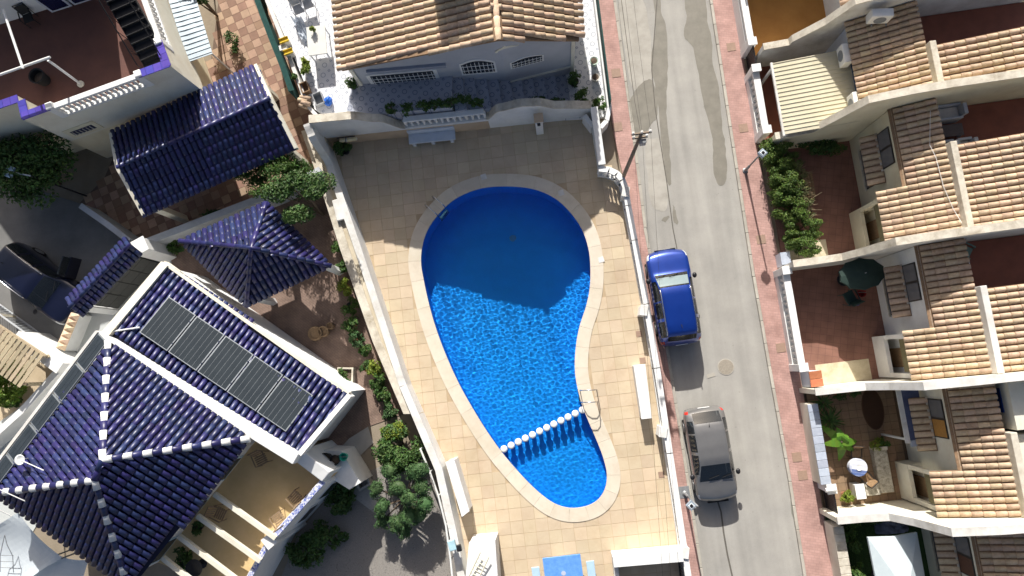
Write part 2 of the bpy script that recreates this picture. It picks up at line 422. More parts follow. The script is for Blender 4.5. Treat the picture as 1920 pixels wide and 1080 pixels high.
blotch('oil_stain', [(1488,900),(1500,930),(1508,990),(1500,1010),(1489,985),(1483,940)], M('stain', (.24, .235, .20), (.19, .185, .16), 3, .85), z=.001)
CRK = M('crack_filler', (.13, .12, .10), (.10, .09, .08), 6, .85)
def crack(px, wd):
    mb = MB(); pp = [P(a, b) for a, b in px]
    for a, b in zip(pp, pp[1:]):
        d = (b-a).to_2d().normalized(); n = Vector((-d.y, d.x, 0))*wd/2
        mb.quad(a-n+Vector((0, 0, .0035)), b-n+Vector((0, 0, .0035)), b+n+Vector((0, 0, .0035)), a+n+Vector((0, 0, .0035)))
    part('road_joint', mb, CRK, road)
crack([(1344,935),(1352,960),(1357,1000),(1364,1040),(1374,1085)], .07)
crack([(1232,0),(1222,130),(1228,200),(1237,260),(1250,340),(1262,430),(1270,470)], .045)
crack([(1165,0),(1190,190),(1203,260)], .03)

# ------------------------------------------------------------------ pool deck
deck_px = [(615,255),(1112,206),(1125,318),(1160,325),(1180,345),(1205,480),(1290,1060),(1345,1500),(945,1500),(868,1080),(836,870),(764,720),(684,470)]
DECK = pl(*deck_px)
DECKM = M('buff_paving', (.58, .475, .335), (.52, .412, .283), .9, .8, .3, 35, vary=.09, detail=9, c3=(.45, .34, .225))
grime(DECKM, .7, .4, (.74, .62, .54))
DECKJ = M('paving_joint', (.50, .385, .25), (.40, .30, .19), 1.2, .9)
deck = top('pool_deck', sheet(DECK, [offset_loop(pool_in, .12)], .001), DECKJ, kind='structure')
TS = .55
uvs = [uv(p) for p in DECK]
u0, u1 = min(a for a, b in uvs), max(a for a, b in uvs); v0, v1 = min(b for a, b in uvs), max(b for a, b in uvs)
tile_me = mesh_of('deck_tile', MB().box((0, 0, -.002), (TS-.014, TS-.014, .016)), Vector(), DECKM, bevel=.004)
cells = []
hole = offset_loop(pool_in, .14)
nu, nv = int((u1-u0)/TS)+1, int((v1-v0)/TS)+1
for i in range(nu):
    for j in range(nv):
        u, v = u0+(i+.5)*TS, v0+(j+.5)*TS
        c = S(u, v)
        if not inside(c, DECK): continue
        if any(inside(S(u+a*TS/2, v+b*TS/2), hole) for a in (-1, 1) for b in (-1, 1)): continue
        if inside(c, pool_in): continue
        cells.append(c)
cells.sort(key=lambda c: c.length_squared)
far = MB()
for k, c in enumerate(cells):
    mw = Matrix.Translation((c.x, c.y, .004+rnd.uniform(-.0015, .0015))) @ Matrix.Rotation(ROT_V, 4, 'Z')
    if k < 300: inst('deck_tile', tile_me, mw, deck)
    else:
        far.add([mw @ v.co for v in tile_me.vertices], [tuple(p.vertices) for p in tile_me.polygons])
part('paving', far, DECKM, deck, kind='stuff')

# ------------------------------------------------------------------ swimming pool
def pool_z(x, y):
    t = min(1, max(0, (y-P(0, 930).y)/(P(0, 360).y-P(0, 930).y)))
    return -.62-1.25*t
pc = P(960, 600)
pool = root('swimming_pool', 'blue pear-shaped swimming pool with pale stone rim in the tiled deck', 'swimming pool', (pc.x, pc.y, -1.7))
MOS = brick_mat('blue_mosaic', (.010, .34, .98), (.009, .31, .96), (.014, .38, .98), .05, .05, .2, .003, 0, .5, .05)
mb = sheet(pool_in, [], pool_z)
n = len(pool_in)
for i in range(n):
    a, b = pool_in[i], pool_in[(i+1) % n]
    mb.quad((a.x, a.y, .0), (b.x, b.y, .0), (b.x, b.y, pool_z(b.x, b.y)), (a.x, a.y, pool_z(a.x, a.y)))
basin = part('basin', mb, MOS, pool); basin.cycles.is_caustics_receiver = True
COPE = grime(M('pale_coping_stone', (.66, .59, .48), (.60, .53, .42), 1.6, .8, .25, 40, vary=.07), .9, .4, (.75, .66, .56))
lip = offset_loop(pool_in, -.035)
m_ = len(pool_in); per = 4
for i in range(0, m_, per):
    ii = [(i+k) % m_ for k in range(per+1)]
    inn = [lip[k] for k in ii]; out = [pool_out[k] for k in ii]
    t = (out[-1]-out[0]).normalized()*.004
    inn[0] = inn[0]+t; out[0] = out[0]+t; inn[-1] = inn[-1]-t; out[-1] = out[-1]-t
    part('coping_stone', MB().prism(inn+out[::-1], -.05, .036+rnd.uniform(-.001, .001)), COPE, pool)
# water: rippled refracting surface
g_n = 0.022
xs = [p.x for p in pool_in]; ys = [p.y for p in pool_in]
X = np.arange(min(xs)-.1, max(xs)+.15, g_n); Y = np.arange(min(ys)-.1, max(ys)+.15, g_n)
GX, GY = np.meshgrid(X, Y)
rw = random.Random(3)
GZ = np.zeros_like(GX)
for _ in range(46):
    lam = rw.uniform(.115, .37); an = rw.uniform(0, 2*math.pi); ph = rw.uniform(0, 2*math.pi)
    GZ += .0009*lam*np.sin(2*math.pi/lam*(GX*math.cos(an)+GY*math.sin(an))+ph)
for _ in range(8):
    lam = rw.uniform(1.2, 2.6); an = rw.uniform(0, 2*math.pi); ph = rw.uniform(0, 2*math.pi)
    GZ += .0012*lam*np.sin(2*math.pi/lam*(GX*math.cos(an)+GY*math.sin(an))+ph)
# inside test, vectorised
wl = offset_loop(pool_in, .06)
ins = np.zeros(GX.shape, bool); j = len(wl)-1
for i in range(len(wl)):
    xi, yi, xj, yj = wl[i].x, wl[i].y, wl[j].x, wl[j].y
    c_ = (yi > GY) != (yj > GY)
    if yi != yj: ins ^= c_ & (GX < (xj-xi)*(GY-yi)/(yj-yi)+xi)
    j = i
idx = -np.ones(GX.shape, int)
q = ins[:-1, :-1] | ins[1:, :-1] | ins[:-1, 1:] | ins[1:, 1:]
use = np.zeros(GX.shape, bool); use[:-1, :-1] |= q; use[1:, :-1] |= q; use[:-1, 1:] |= q; use[1:, 1:] |= q
idx[use] = np.arange(use.sum())
VV = np.stack([GX[use], GY[use], GZ[use]-.10], -1)
qi, qj = np.nonzero(q)
FF = np.stack([idx[qi, qj], idx[qi, qj+1], idx[qi+1, qj+1], idx[qi+1, qj]], -1)
wm = bpy.data.materials.new('pool_water'); wm.use_nodes = True
nt = wm.node_tree; nt.nodes.clear()
o_ = nt.nodes.new('ShaderNodeOutputMaterial'); gl = nt.nodes.new('ShaderNodeBsdfGlass')
gl.inputs['IOR'].default_value = 1.33; gl.inputs['Roughness'].default_value = 0; gl.inputs['Color'].default_value = (.62, .95, 1, 1)
nt.links.new(gl.outputs[0], o_.inputs[0])
me = bpy.data.meshes.new('pool_water'); me.from_pydata(VV.tolist(), [], FF.tolist()); me.update()
me.polygons.foreach_set('use_smooth', [True]*len(me.polygons)); me.materials.append(wm)
water = bpy.data.objects.new('pool_water', me); col.objects.link(water); water['kind'] = 'structure'
water.cycles.is_caustics_caster = True
# row of posts dividing off the children's end
PW = M('white_post_paint', (.80, .80, .78), (.74, .74, .72), 3, .45)
a, b = P(945, 842, .02), P(1092, 769, .02)
for k in range(12):
    c = a.lerp(b, k/11); zb = pool_z(c.x, c.y)
    po = part('divider_post', MB().lathe([(.10, zb), (.10, -.06)], (c.x, c.y, 0), 14), MOS, pool, smooth=False)
    part('cap', MB().lathe([(.10, -.06), (.155, -.055), (.16, -.02), (.15, .015), (.10, .035), (.0, .042)], (c.x, c.y, 0), 18), PW, po, smooth=True)
# floor drain and skimmer lids
c = P(962, 447, -1.3); part('floor_drain', MB().lathe([(.16, 0), (.16, .02), (.0, .02)], (c.x, c.y, pool_z(c.x, c.y)), 18), M('drain_grille', (.2, .34, .6), None, 20, .5), pool)
for q in ((907,332),(1052,362),(1127,487)):
    c = P(*q); part('skimmer_lid', MB().box((c.x, c.y, .041), (.26, .26, .012), .3), WHITE2, pool, bevel=.004)
# coping rim ladders
def pool_ladder(px, py, dx, dy, name, label, up=1.0):
    c = P(px, py, .03); d = Vector((dx, dy)).normalized(); n = Vector((-d.y, d.x))
    r = root(name, label, 'pool ladder', (c.x, c.y, 0))
    for s in (-1, 1):
        o = c.to_2d()+n*.26*s
        path = []
        for (a_, z) in ((-.62, .03), (-.62, .55*up), (-.56, .72*up), (-.42, .82*up), (-.2, .82*up), (-.02, .74*up), (.10, .55*up), (.12, .1), (.13, -.5), (.13, -1.0)):
            e = o+d*a_; path.append((e.x, e.y, z))
        part('rail', MB().tube(path, .022, 8), STEEL, r, smooth=True)
    for z in (-.25, -.55, -.85):
        e = c.to_2d()+d*.13
        part('step', MB().box((e.x, e.y, z), (.5, .09, .03), math.atan2(n.y, n.x)), STEEL, r)
    return r
pool_ladder(826, 396, .78, -.62, 'pool_ladder', 'steel pool ladder on the shaded side of the pool by the lifebuoy wall')
pool_ladder(1093, 742, -.97, -.05, 'pool_ladder', 'steel pool ladder beside the row of white posts and the white bench')
# ------------------------------------------------------------------ walls round the pool deck
def profwall(a, b, prof, t, z0=0.0, side=1):
    """upright wall from plan point a to b whose top follows prof = [(0..1, z)]; grows by t to one side"""
    a = Vector(a[:2]); b = Vector(b[:2]); d = b-a; n = Vector((-d.y, d.x)).normalized()*t*side
    mb = MB()
    for (s0, za), (s1, zb) in zip(prof, prof[1:]):
        p, q = a+d*s0, a+d*s1
        mb.prism([p, q, q+n, p+n], z0, [za, zb, zb, za] if (q-p).to_2d().cross(n) > 0 else [za, zb, zb, za])
    return mb
def capwall(a, b, prof, t, over, th, side=1):
    a = Vector(a[:2]); b = Vector(b[:2]); d = b-a; n = Vector((-d.y, d.x)).normalized()*side
    mb = MB()
    for (s0, za), (s1, zb) in zip(prof, prof[1:]):
        p, q = a+d*s0-n*over, a+d*s1-n*over; m = n*(t+2*over)
        mb.prism([p, q, q+m, p+m], [za+.002, zb+.002, zb+.002, za+.002], [za+th, zb+th, zb+th, za+th])
    return mb
def smooth_prof(pts, k=5):
    out = []
    for i in range(len(pts)-1):
        (a, za), (b, zb) = pts[i], pts[i+1]
        for s in range(k):
            t = s/k; e = t*t*(3-2*t); out.append((a+(b-a)*t, za+(zb-za)*e))
    return out+[pts[-1]]
BUFFW = M('buff_wall_render', (.56, .43, .30), (.48, .36, .25), 1.2, .85, .3, 40)
BAL = M('white_concrete_baluster', (.80, .79, .76), (.68, .67, .63), 2.5, .7, .2, 40)
bal_prof = [(.075, 0), (.075, .05), (.045, .09), (.075, .2), (.085, .28), (.06, .38), (.038, .48), (.055, .54), (.075, .57), (.075, .62)]
BAL_ME = mesh_of('baluster', MB().lathe(bal_prof, (0, 0, 0), 8), Vector(), BAL, smooth=True)
def balusters(parent, pts, z, step=.22, h=.62):
    for p, d in along(pts, step):
        inst('baluster', BAL_ME, Matrix.Translation((p.x, p.y, z)) @ Matrix.Diagonal((1, 1, h/.62, 1)), parent)

A, B = P(622, 271), P(1106, 221)
def fx(px): return (px-622)/(1106-622)
r = root('boundary_wall', 'tall white wall with curved top and buff base between deck and grey house', 'wall', ((A+B)/2))
profL = smooth_prof([(0, 2.95), (fx(690), 2.9), (fx(735), 2.3), (fx(772), 1.12)])
profR = smooth_prof([(fx(920), 1.15), (fx(945), 2.0), (fx(985), 2.3), (fx(1010), 2.2), (fx(1050), 1.6), (1, 1.25)])
mb = profwall(A, B, profL, .28).merge(profwall(A, B, [(fx(772), 1.05), (fx(920), 1.05)], .28)).merge(profwall(A, B, profR, .28))
part('wall', mb, WHITE, r)
part('base_band', profwall(A, B, [(0, .9), (fx(922), .95)], .012, -.02, -1), BUFFW, r)
part('coping', capwall(A, B, profL, .28, .04, .06).merge(capwall(A, B, profR, .28, .04, .06)), CAP, r)
p0, p1 = A.lerp(B, fx(775)), A.lerp(B, fx(918)); nn = Vector((-(B-A).y, (B-A).x)).normalized()*.14
part('bottom_rail', MB().wall(p0.to_2d()+nn, p1.to_2d()+nn, .26, 1.052, 1.13), WHITE, r)
balusters(r, [p0.to_2d()+nn, p1.to_2d()+nn], 1.13, .28, .6)
part('top_rail', MB().wall(p0.to_2d()+nn, p1.to_2d()+nn, .26, 1.732, 1.86), WHITE, r, bevel=.02)
# pier with tiled cap in front of it
c = P(1012, 246)
r = root('garden_pier', 'white pier with buff tiled top standing against the wall by the grey house', 'pier', c)
part('shaft', MB().box((c.x, c.y, .85), (.34, .34, 1.7), ROT_V), WHITE, r, bevel=.015)
part('cap', MB().box((c.x, c.y, 1.735), (.42, .42, .07), ROT_V), BUFFW, r, bevel=.01)
part('lamp', MB().box((c.x, c.y-.2, 1.45), (.14, .1, .2), ROT_V), DARKM, r, bevel=.01)
# west side: white wall and the wide rough ledge behind it
lw = pl((622,271),(690,470),(772,720),(838,870),(862,975),(884,1090),(960,1500))
r = root('boundary_wall', 'long white wall along the deck side of the blue-roofed villa garden', 'wall', lw[2])
hs = [2.9, 1.25, 1.2, 1.35, 1.35, 1.35, 1.35]
mb = MB(); mc = MB()
for i, (a, b) in enumerate(zip(lw, lw[1:])):
    if i == 0:
        pf = smooth_prof([(0, 2.9), (.1, 2.75), (.26, 1.3), (1, 1.25)])
        mb.merge(profwall(a, b, pf, .26, side=-1)); mc.merge(capwall(a, b, pf, .26, .03, .05, -1))
    else:
        mb.merge(profwall(a, b, [(0, hs[i]), (1, hs[i+1])], .26, side=-1)); mc.merge(capwall(a, b, [(0, hs[i]), (1, hs[i+1])], .26, .03, .05, -1))
part('wall', mb, WHITE, r); part('coping', mc, WHITE2, r)
LEDGE = M('rough_buff_ledge', (.62, .55, .42), (.46, .39, .28), 1.4, .9, .5, 20, detail=9)
q = [(566,246),(596,330),(640,470),(700,640),(758,776)]; q2 = [(606,236),(620,330),(668,470),(726,640),(786,776)]
qa, qb = pl(*q, z=1.1), pl(*q2, z=1.1)
r = root('retaining_wall', 'wide rough buff ledge running beside the potted plants of the villa', 'retaining wall', ((qa[2]+qb[2])/2).to_2d().to_3d())
part('wall', MB().prism([*qa, *reversed(qb)], -.02, 1.06), LEDGE, r)
part('coping', MB().prism([p+Vector((-.03, 0, 0)) for p in qa]+[p.lerp(s, .42) for p, s in zip(qb[::-1], qa[::-1])], 1.062, 1.12), CAP, r)
c = P(636, 395, 1.1); part('pipe_cover', MB().box((c.x, c.y, 1.2), (.34, 1.0, .18), .28), WHITE2, r, bevel=.03)
# east side: solid wall, then a balustrade curving out along the pavement
ea, eb = P(1106, 221), P(1121, 322)
r = root('boundary_wall', 'short white wall between the shaded deck corner and the pink pavement', 'wall', (ea+eb)/2)
part('wall', profwall(ea, eb, [(0, 1.25), (1, 1.05)], .26, side=1), WHITE, r)
part('coping', capwall(ea, eb, [(0, 1.25), (1, 1.05)], .26, .03, .06, 1), WHITE, r)
rail_px = [(1124,316),(1142,318),(1157,325),(1167,337),(1173,352),(1178,385),(1190,450),(1212,570),(1232,690),(1256,850),(1284,1036),(1352,1500)]
rail = pl(*rail_px, z=1.0)
r = root('balustrade', 'long white balustrade curving along the pavement side of the pool deck', 'balustrade', (rail[6].x, rail[6].y, 0))
mp, mt = MB(), MB()
for a, b in zip(rail, rail[1:]):
    d = (b-a).normalized()*.03
    mp.wall(a-d, b+d, .24, -.02, .24); mt.wall(a-d*.6, b+d*.6, .26, .862, 1.0)
part('plinth', mp, WHITE, r); part('handrail', mt, WHITE, r)
balusters(r, [p for p in rail[:-1]], .24, .215)
PIERT = M('blue_grey_pier_top', (.38, .42, .50), (.32, .36, .43), 3, .7)
for q in ((1173,360),(1207,582),(1243,810),(1284,1036)):
    c = P(*q, 1.0)
    pr = part('pier', MB().box((c.x, c.y, .52), (.30, .42, 1.04), -.13), WHITE, r, bevel=.012)
    part('cap', MB().box((c.x, c.y, 1.062), (.33, .46, .04), -.13), WHITE2, pr, bevel=.01)
# bottom: parapet over the entrance steps with a black gate
ba, bb = P(1150, 1054, 1.15), P(1281, 1043, 1.15)
r = root('parapet_wall', 'thick white parapet at the lower entrance to the deck beside a black gate', 'wall', ((ba+bb)/2).to_2d().to_3d())
part('wall', MB().wall(ba, bb, .34, -.02, 1.08), WHITE, r)
part('coping', MB().wall(ba, bb, .44, 1.082, 1.16), WHITE, r, bevel=.012)
d = (bb-ba).to_2d().normalized(); n = Vector((d.y, -d.x))
c = ba.to_2d()+n*1.0+d*.1
part('return_wall', MB().wall(ba.to_2d()+n*.18+d*.1, ba.to_2d()+n*2.4+d*.1, .2, -.02, .8), WHITE2, r)
r = root('metal_gate', 'black metal gate below the white parapet at the pavement', 'gate', bb.to_2d().to_3d())
e0 = bb.to_2d()+n*.25-d*.08; e1 = e0+n*1.8
part('frame', MB().wall(e0, e1, .06, .12, .18), DARKM, r); part('frame', MB().wall(e0, e1, .06, 1.1, 1.16), DARKM, r)
for k in range(13):
    e = e0.lerp(e1, (k+.5)/13); part('picket', MB().box((e.x, e.y, .66), (.03, .03, .98), ROT_V), DARKM, r)

# ------------------------------------------------------------------ things on the deck
BENCHG = M('blue_grey_painted_concrete', (.60, .65, .72), (.52, .57, .64), 3, .7, .15, 40)
c = P(813, 262); ang = math.atan2((B-A).y, (B-A).x)
r = root('bench', 'blue-grey concrete bench against the shaded white and buff wall', 'bench', c)
ax = Vector((math.cos(ang), math.sin(ang), 0)); ay = Vector((-ax.y, ax.x, 0))
part('seat', MB().box(c+Vector((0, 0, .42)), (2.2, .5, .1), ang), BENCHG, r, bevel=.015)
part('backrest', MB().box(c+ay*.24+Vector((0, 0, .68)), (2.2, .08, .36), ang), BENCHG, r, bevel=.015)
for s in (-.9, 0, .9):
    e = c+ax*s; part('leg', MB().box(e+Vector((0, 0, .18))-ay*.02, (.16, .44, .37), ang), BENCHG, r, bevel=.01)
# lifebuoy on its bracket
BUOY = M('cream_lifebuoy', (.70, .60, .36), (.60, .5, .3), 5, .55)
c = P(653, 262, 1.25); nrm = -ay
r = root('lifebuoy', 'cream lifebuoy hanging on a dark bracket on the shaded deck wall', 'lifebuoy', c)
ctr = c+Vector((0, 0, 0))
up = (Vector((0, 0, 1))*.92+nrm*.39).normalized()
for k in range(4):
    path = [ctr+(ax*math.cos(t)+up*math.sin(t))*.34 for t in np.linspace(k*math.pi/2+.1, (k+1)*math.pi/2-.1, 8)]
    part('ring_segment', MB().tube(path, .075, 10), BUOY, r, smooth=True)
    t = k*math.pi/2
    part('band', MB().tube([ctr+(ax*math.cos(x)+up*math.sin(x))*.34 for x in (t-.1, t, t+.1)], .079, 10), WHITE2, r, smooth=True)
bk = ctr+up*.42+ay*.15
part('bracket', MB().bar(bk-ax*.42, bk+ax*.42, .025).merge(MB().bar(bk-nrm*.0, bk+nrm*.3, .02)), DARKM, r)
def white_block(name, label, cat, poly, h, top_over=.03, mat=WHITE):
    c = sum(poly, Vector())/len(poly)
    r = root(name, label, cat, (c.x, c.y, 0))
    part('base', MB().prism(poly, -.01, h-.09), mat, r, bevel=.012)
    part('top_slab', MB().prism([p+(p-c).normalized()*top_over for p in poly], h-.088, h), mat, r, bevel=.012)
    return r
bw = pl((1188,686),(1210,684),(1222,783),(1203,785), z=.75)
r = white_block('bench', 'white masonry bench against the balustrade with a grey patch at its foot', 'bench', bw, .75)
bw = pl((836,868),(852,862),(880,957),(866,968), z=1.1)
r = white_block('masonry_block', 'white masonry box built against the villa side wall near the topiary', 'masonry block', bw, 1.15)
bw = pl((880,1018),(928,1014),(936,1130),(868,1135), z=1.5)
r = white_block('utility_housing', 'white masonry pump housing with a ladder lying on it', 'utility housing', bw, 1.5)
c0, c1 = P(884, 1092, 1.62), P(904, 1050, 1.72)
r = root('ladder', 'cream wooden ladder lying on the white pump housing', 'ladder', (c0.x, c0.y, 1.5))
d = (c1-c0).normalized(); sd = d.cross(Vector((0, 0, 1))).normalized()*.2
LAD = M('cream_ladder_paint', (.70, .66, .52), None, 5, .6)
for s in (-1, 1): part('side_rail', MB().bar(c0+sd*s-d*.5, c1+sd*s+d*.25, .03, 6), LAD, r)
for k in range(7):
    e = c0.lerp(c1, k/6); part('rung', MB().bar(e-sd, e+sd, .02, 6), LAD, r)
# blue table with two pale benches
TBL = M('mottled_blue_table', (.10, .27, .66), (.15, .35, .74), 6, .45, .1, 40, detail=9, c3=(.07, .21, .58))
PALEB = M('pale_blue_bench', (.42, .58, .74), (.36, .52, .68), 4, .6)
t0, t1 = P(1017, 1047, .74), P(1088, 1039, .74); tx = (t1-t0).to_2d().normalized(); ty = Vector((tx.y, -tx.x))
ct = (t0+t1).to_2d()/2+ty*1.25
ra = math.atan2(tx.y, tx.x)
r = root('games_table', 'mottled blue table with pale emblem between two light blue benches', 'table', (ct.x, ct.y, 0))
part('table_top', MB().box((ct.x, ct.y, .70), ((t1-t0).length, 2.5, .08), ra), TBL, r, bevel=.012)
for s in (-1, 1):
    e = ct+ty*.8*s; part('leg', MB().box((e.x, e.y, .33), (.9, .2, .66), ra), WHITE2, r, bevel=.01)
e = ct-ty*.55; part('emblem', MB().lathe([(.1, 0), (.1, .006), (.0, .006)], (e.x, e.y, .741), 14), M('emblem_paint', (.45, .5, .62), None, 6, .6), r)
for s, nm in ((-1, 'light blue bench on the pump housing side of the blue table'), (1, 'light blue bench on the street side of the blue table')):
    e = ct+tx*1.18*s+ty*.15
    q = root('bench', nm, 'bench', (e.x, e.y, 0))
    part('seat', MB().box((e.x, e.y, .43), (.34, 2.0, .06), ra), PALEB, q, bevel=.02)
    for t in (-.7, .7):
        f = e+ty*t; part('leg', MB().box((f.x, f.y, .2), (.28, .12, .41), ra), PALEB, q, bevel=.01)
# small drain covers in the deck
for q in ((1198,626),(1205,676),(1240,890)):
    c = P(*q); part('drain_cover', MB().box((c.x, c.y, .016), (.26, .26, .012), ROT_V), MANHP, deck, bevel=.003)
# ------------------------------------------------------------------ street lamps, pole and wires
LAMPH = M('blue_grey_lamp_housing', (.34, .40, .46), (.28, .34, .40), 8, .4, metal=.3)
LAMPG = M('lamp_lens', (.75, .80, .82), None, 8, .2)
def street_lamp(label, base, head, h, grp='lamps along the street'):
    b = P(*base, .1); t = P(*head, h)
    r = root('street_lamp', label, 'street lamp', b, grp)
    part('foot', MB().lathe([(.12, 0), (.12, .05), (.07, .08), (.06, .7), (.045, .75)], b, 12), GREYM, r)
    el = Vector((b.x, b.y, h-.18))
    part('pole', MB().bar(b+Vector((0, 0, .7)), el, .042, 10, .034), GREYM, r, smooth=True)
    hd = t+Vector((0, 0, 0))
    part('arm', MB().bar(el, hd, .03, 8), GREYM, r)
    hh = part('lantern', MB().lathe([(.10, -.2), (.20, -.12), (.215, .0), (.19, .05)], hd, 4), LAMPH, r)
    part('lens', MB().lathe([(.13, .052), (.13, .07), (.0, .07)], hd, 4), LAMPG, hh)
    part('hood', MB().lathe([(.085, .072), (.06, .10), (.0, .10)], hd, 4), DARKM, hh)
    return r
street_lamp('slim lamp post on the pavement beside the grey parked car', (1284,925), (1296,948), 3.1)
street_lamp('slim lamp post on the pavement beside the clipped green hedge', (1397,320), (1430,287), 3.1)
b, t = P(1166, 338, .1), P(1203, 249, 7.0)
r = root('utility_pole', 'leaning wooden utility pole with cross arm and wires on the pink pavement', 'utility pole', b)
POLEW = M('creosoted_pole', (.26, .20, .15), (.19, .145, .11), 9, .85, .3, 40)
part('pole', MB().bar(b, t, .095, 12, .065), POLEW, r, smooth=True)
ax_ = Vector((VD.x, VD.y, 0))
arms = []
for dz, ln in ((-.05, .36), (-.5, .28)):
    e = t+Vector((0, 0, dz)); part('cross_arm', MB().bar(e-ax_*ln, e+ax_*ln, .05, 6), POLEW, r)
    for s in (-1, 0, 1):
        if s or dz > -.2:
            q = e+ax_*ln*.85*s; arms.append(q)
            part('insulator', MB().lathe([(.03, 0), (.05, .05), (.035, .09), (.05, .13), (.0, .15)], q+Vector((0, 0, .04)), 8), WHITE2, r)
part('junction_box', MB().box(t+Vector((.12, -.12, -.7)), (.22, .16, .34), ROT_V), GREYM, r, bevel=.01)
wire_ends = {0: (P(1128, -330, 7.3), P(1275, 1500, 7.0)), 1: (P(1140, -330, 7.3), P(1290, 1500, 7.0)), 2: (P(1155, -330, 7.3), P(1306, 1500, 7.0))}
for k, nm in enumerate(('overhead wire on the deck side of the utility pole', 'overhead wire over the top of the utility pole', 'overhead wire on the road side of the utility pole')):
    q = arms[k]+Vector((0, 0, .18)); mbw = MB()
    for e in wire_ends[k]:
        path = [q.lerp(e, s)-Vector((0, 0, .5*4*s*(1-s))) for s in np.linspace(0, 1, 14)]
        mbw.tube(path, .0045, 5)
    top('overhead_wire', mbw, BLACK, nm, 'wire', 'wires strung from the utility pole')

# ------------------------------------------------------------------ cars
def interp(tab, s):
    return np.interp(s, [a for a, b in tab], [b for a, b in tab])
def soft(a, k=2):
    for _ in range(k):
        b = a.copy(); b[1:-1] = .25*a[:-2]+.5*a[1:-1]+.25*a[2:]; a = b
    return a
def make_car(name, label, nose, heading, L, W, top_t, belt_t, wid_t, wt_t, ws, rw_, sg, paint, pillars, extras, glass, plate=True, shade=False):
    """lofted body; nose = plan point of the front bumper, heading = plan direction the car faces"""
    h = Vector(heading).normalized(); side = Vector((-h.y, h.x))
    n = 64; s = np.linspace(0, 1, n)
    zt, zb, wd, wf = soft(interp(top_t, s), 2), soft(interp(belt_t, s), 2), soft(interp(wid_t, s), 1), soft(interp(wt_t, s), 2)
    zt = np.maximum(zt, zb+.012)
    rows = []
    for i in range(n):
        w = W/2*wd[i]; wt = w*wf[i]; c = .035 if zt[i]-zb[i] > .1 else .03
        k = min(1, (zt[i]-zb[i])/.3)
        pr = [(0, zt[i]+c), (.35*wt, zt[i]+.9*c), (.7*wt, zt[i]+.55*c), (.93*wt, zt[i]+.12*c), (wt, zt[i]-.03*k),
              ((wt+.955*w)/2+.015*k, (zt[i]+zb[i])/2), (.955*w, zb[i]+.012), (w, zb[i]-.10), (w, .58), (w*.985, .40), (w*.95, .25), (w*.8, .2)]
        pr = [(y, max(z, .2)) for y, z in pr]
        rows.append(pr)
    K = 12
    def pt(i, j):
        y, z = rows[i][abs(j)]; y = y if j >= 0 else -y
        x = -s[i]*L
        e = y/(W/2)
        x -= .16*e*e*max(0, 1-s[i]/.12); x += .10*e*e*max(0, 1-(1-s[i])/.10)
        q = Vector(nose)+h*x+side*y
        return Vector((q.x, q.y, z))
    grp = {}
    for i in range(n-1):
        sm = (s[i]+s[i+1])/2
        for j in range(-K+1, K-1):
            a = min(abs(j), abs(j+1))
            kind = 'body'
            if ws[0] < sm < ws[1] and a < 3: kind = 'windscreen'
            elif rw_[0] < sm < rw_[1] and a < 3: kind = 'rear_window'
            elif sg[0] < sm < sg[1] and a in (4, 5) and not any(p0 < sm < p1 for p0, p1 in pillars):
                k = sum(sm > p0 for p0, p1 in pillars); kind = ('side_window', k, j >= 0)
            elif .012 < sm < .095 and a in (5, 6) : kind = ('headlight', j >= 0)
            elif .955 < sm < .99 and a in (5, 6, 7): kind = ('tail_light', j >= 0)
            elif a >= 9: kind = 'sill'
            grp.setdefault(kind, MB()).quad(pt(i, j), pt(i, j+1), pt(i+1, j+1), pt(i+1, j))
    cap = grp['body']
    for i in (0, n-1):
        ring = [pt(i, j) for j in range(-K+1, K)]
        cap.add(ring, [tuple(range(len(ring)))])
    c = Vector(nose)-h*L/2
    r = root(name, label, 'car', (c.x, c.y, 0))
    lamp = M(name+'_lamp', (.55, .58, .6), None, 9, .1, spec=.8); red = M(name+'_red', (.55, .03, .02), None, 9, .2, spec=.6)
    for k, mb in grp.items():
        nm = k if isinstance(k, str) else k[0]
        mt = {'body': paint, 'sill': BLACK, 'headlight': lamp, 'tail_light': red}.get(nm, glass)
        me = part(nm, mb, mt, r, smooth=True)
        bm = bmesh.new(); bm.from_mesh(me.data); bmesh.ops.remove_doubles(bm, verts=bm.verts, dist=1e-4); bmesh.ops.recalc_face_normals(bm, faces=bm.faces)
        cz = sum((v.co.z for v in bm.verts), 0)/len(bm.verts); bm.to_mesh(me.data); bm.free()
    def at(sx, y, z):
        q = Vector(nose)-h*sx*L+side*y; return Vector((q.x, q.y, z))
    part('floor', MB().prism([at(.02, -W*.36, 0), at(.98, -W*.36, 0), at(.98, W*.36, 0), at(.02, W*.36, 0)], .18, .3), BLACK, r)
    if shade:
        i0, i1 = int(ws[0]*n)+3, int(ws[1]*n)-1
        mb = MB()
        for i in range(i0, i1):
            for j in range(-3, 3):
                dn = Vector((0, 0, -.05)); mb.quad(pt(i, j)+dn, pt(i, j+1)+dn, pt(i+1, j+1)+dn, pt(i+1, j)+dn)
        part('windscreen_panel', mb, M('silver_white_panel', (.86, .88, .88), (.8, .82, .82), 5, .35, .3, 20), r)  # pale panel following the windscreen just below the glass
    for sx in (.19, .80):
        for y in (-1, 1):
            a, b = at(sx, y*(W/2-.2), .33), at(sx, y*(W/2+.012), .33)
            wh = part('wheel', MB().bar(a, b, .33, 20), BLACK, r, smooth=False)
            b2 = at(sx, y*(W/2+.022), .33); part('rim', MB().bar(b, b2, .22, 16), GREYM, wh)
    hd = math.atan2(h.y, h.x)
    for y in (-1, 1):
        q = at(ws[0]+.055, y*(W/2+.09), float(np.interp(.3, s, zb))+.06)
        m_ = part('wing_mirror', MB().ball(q, .1, 2, (1.0, 1.25, .75)), DARKM if extras.get('dark_mirror') else paint, r, smooth=True)
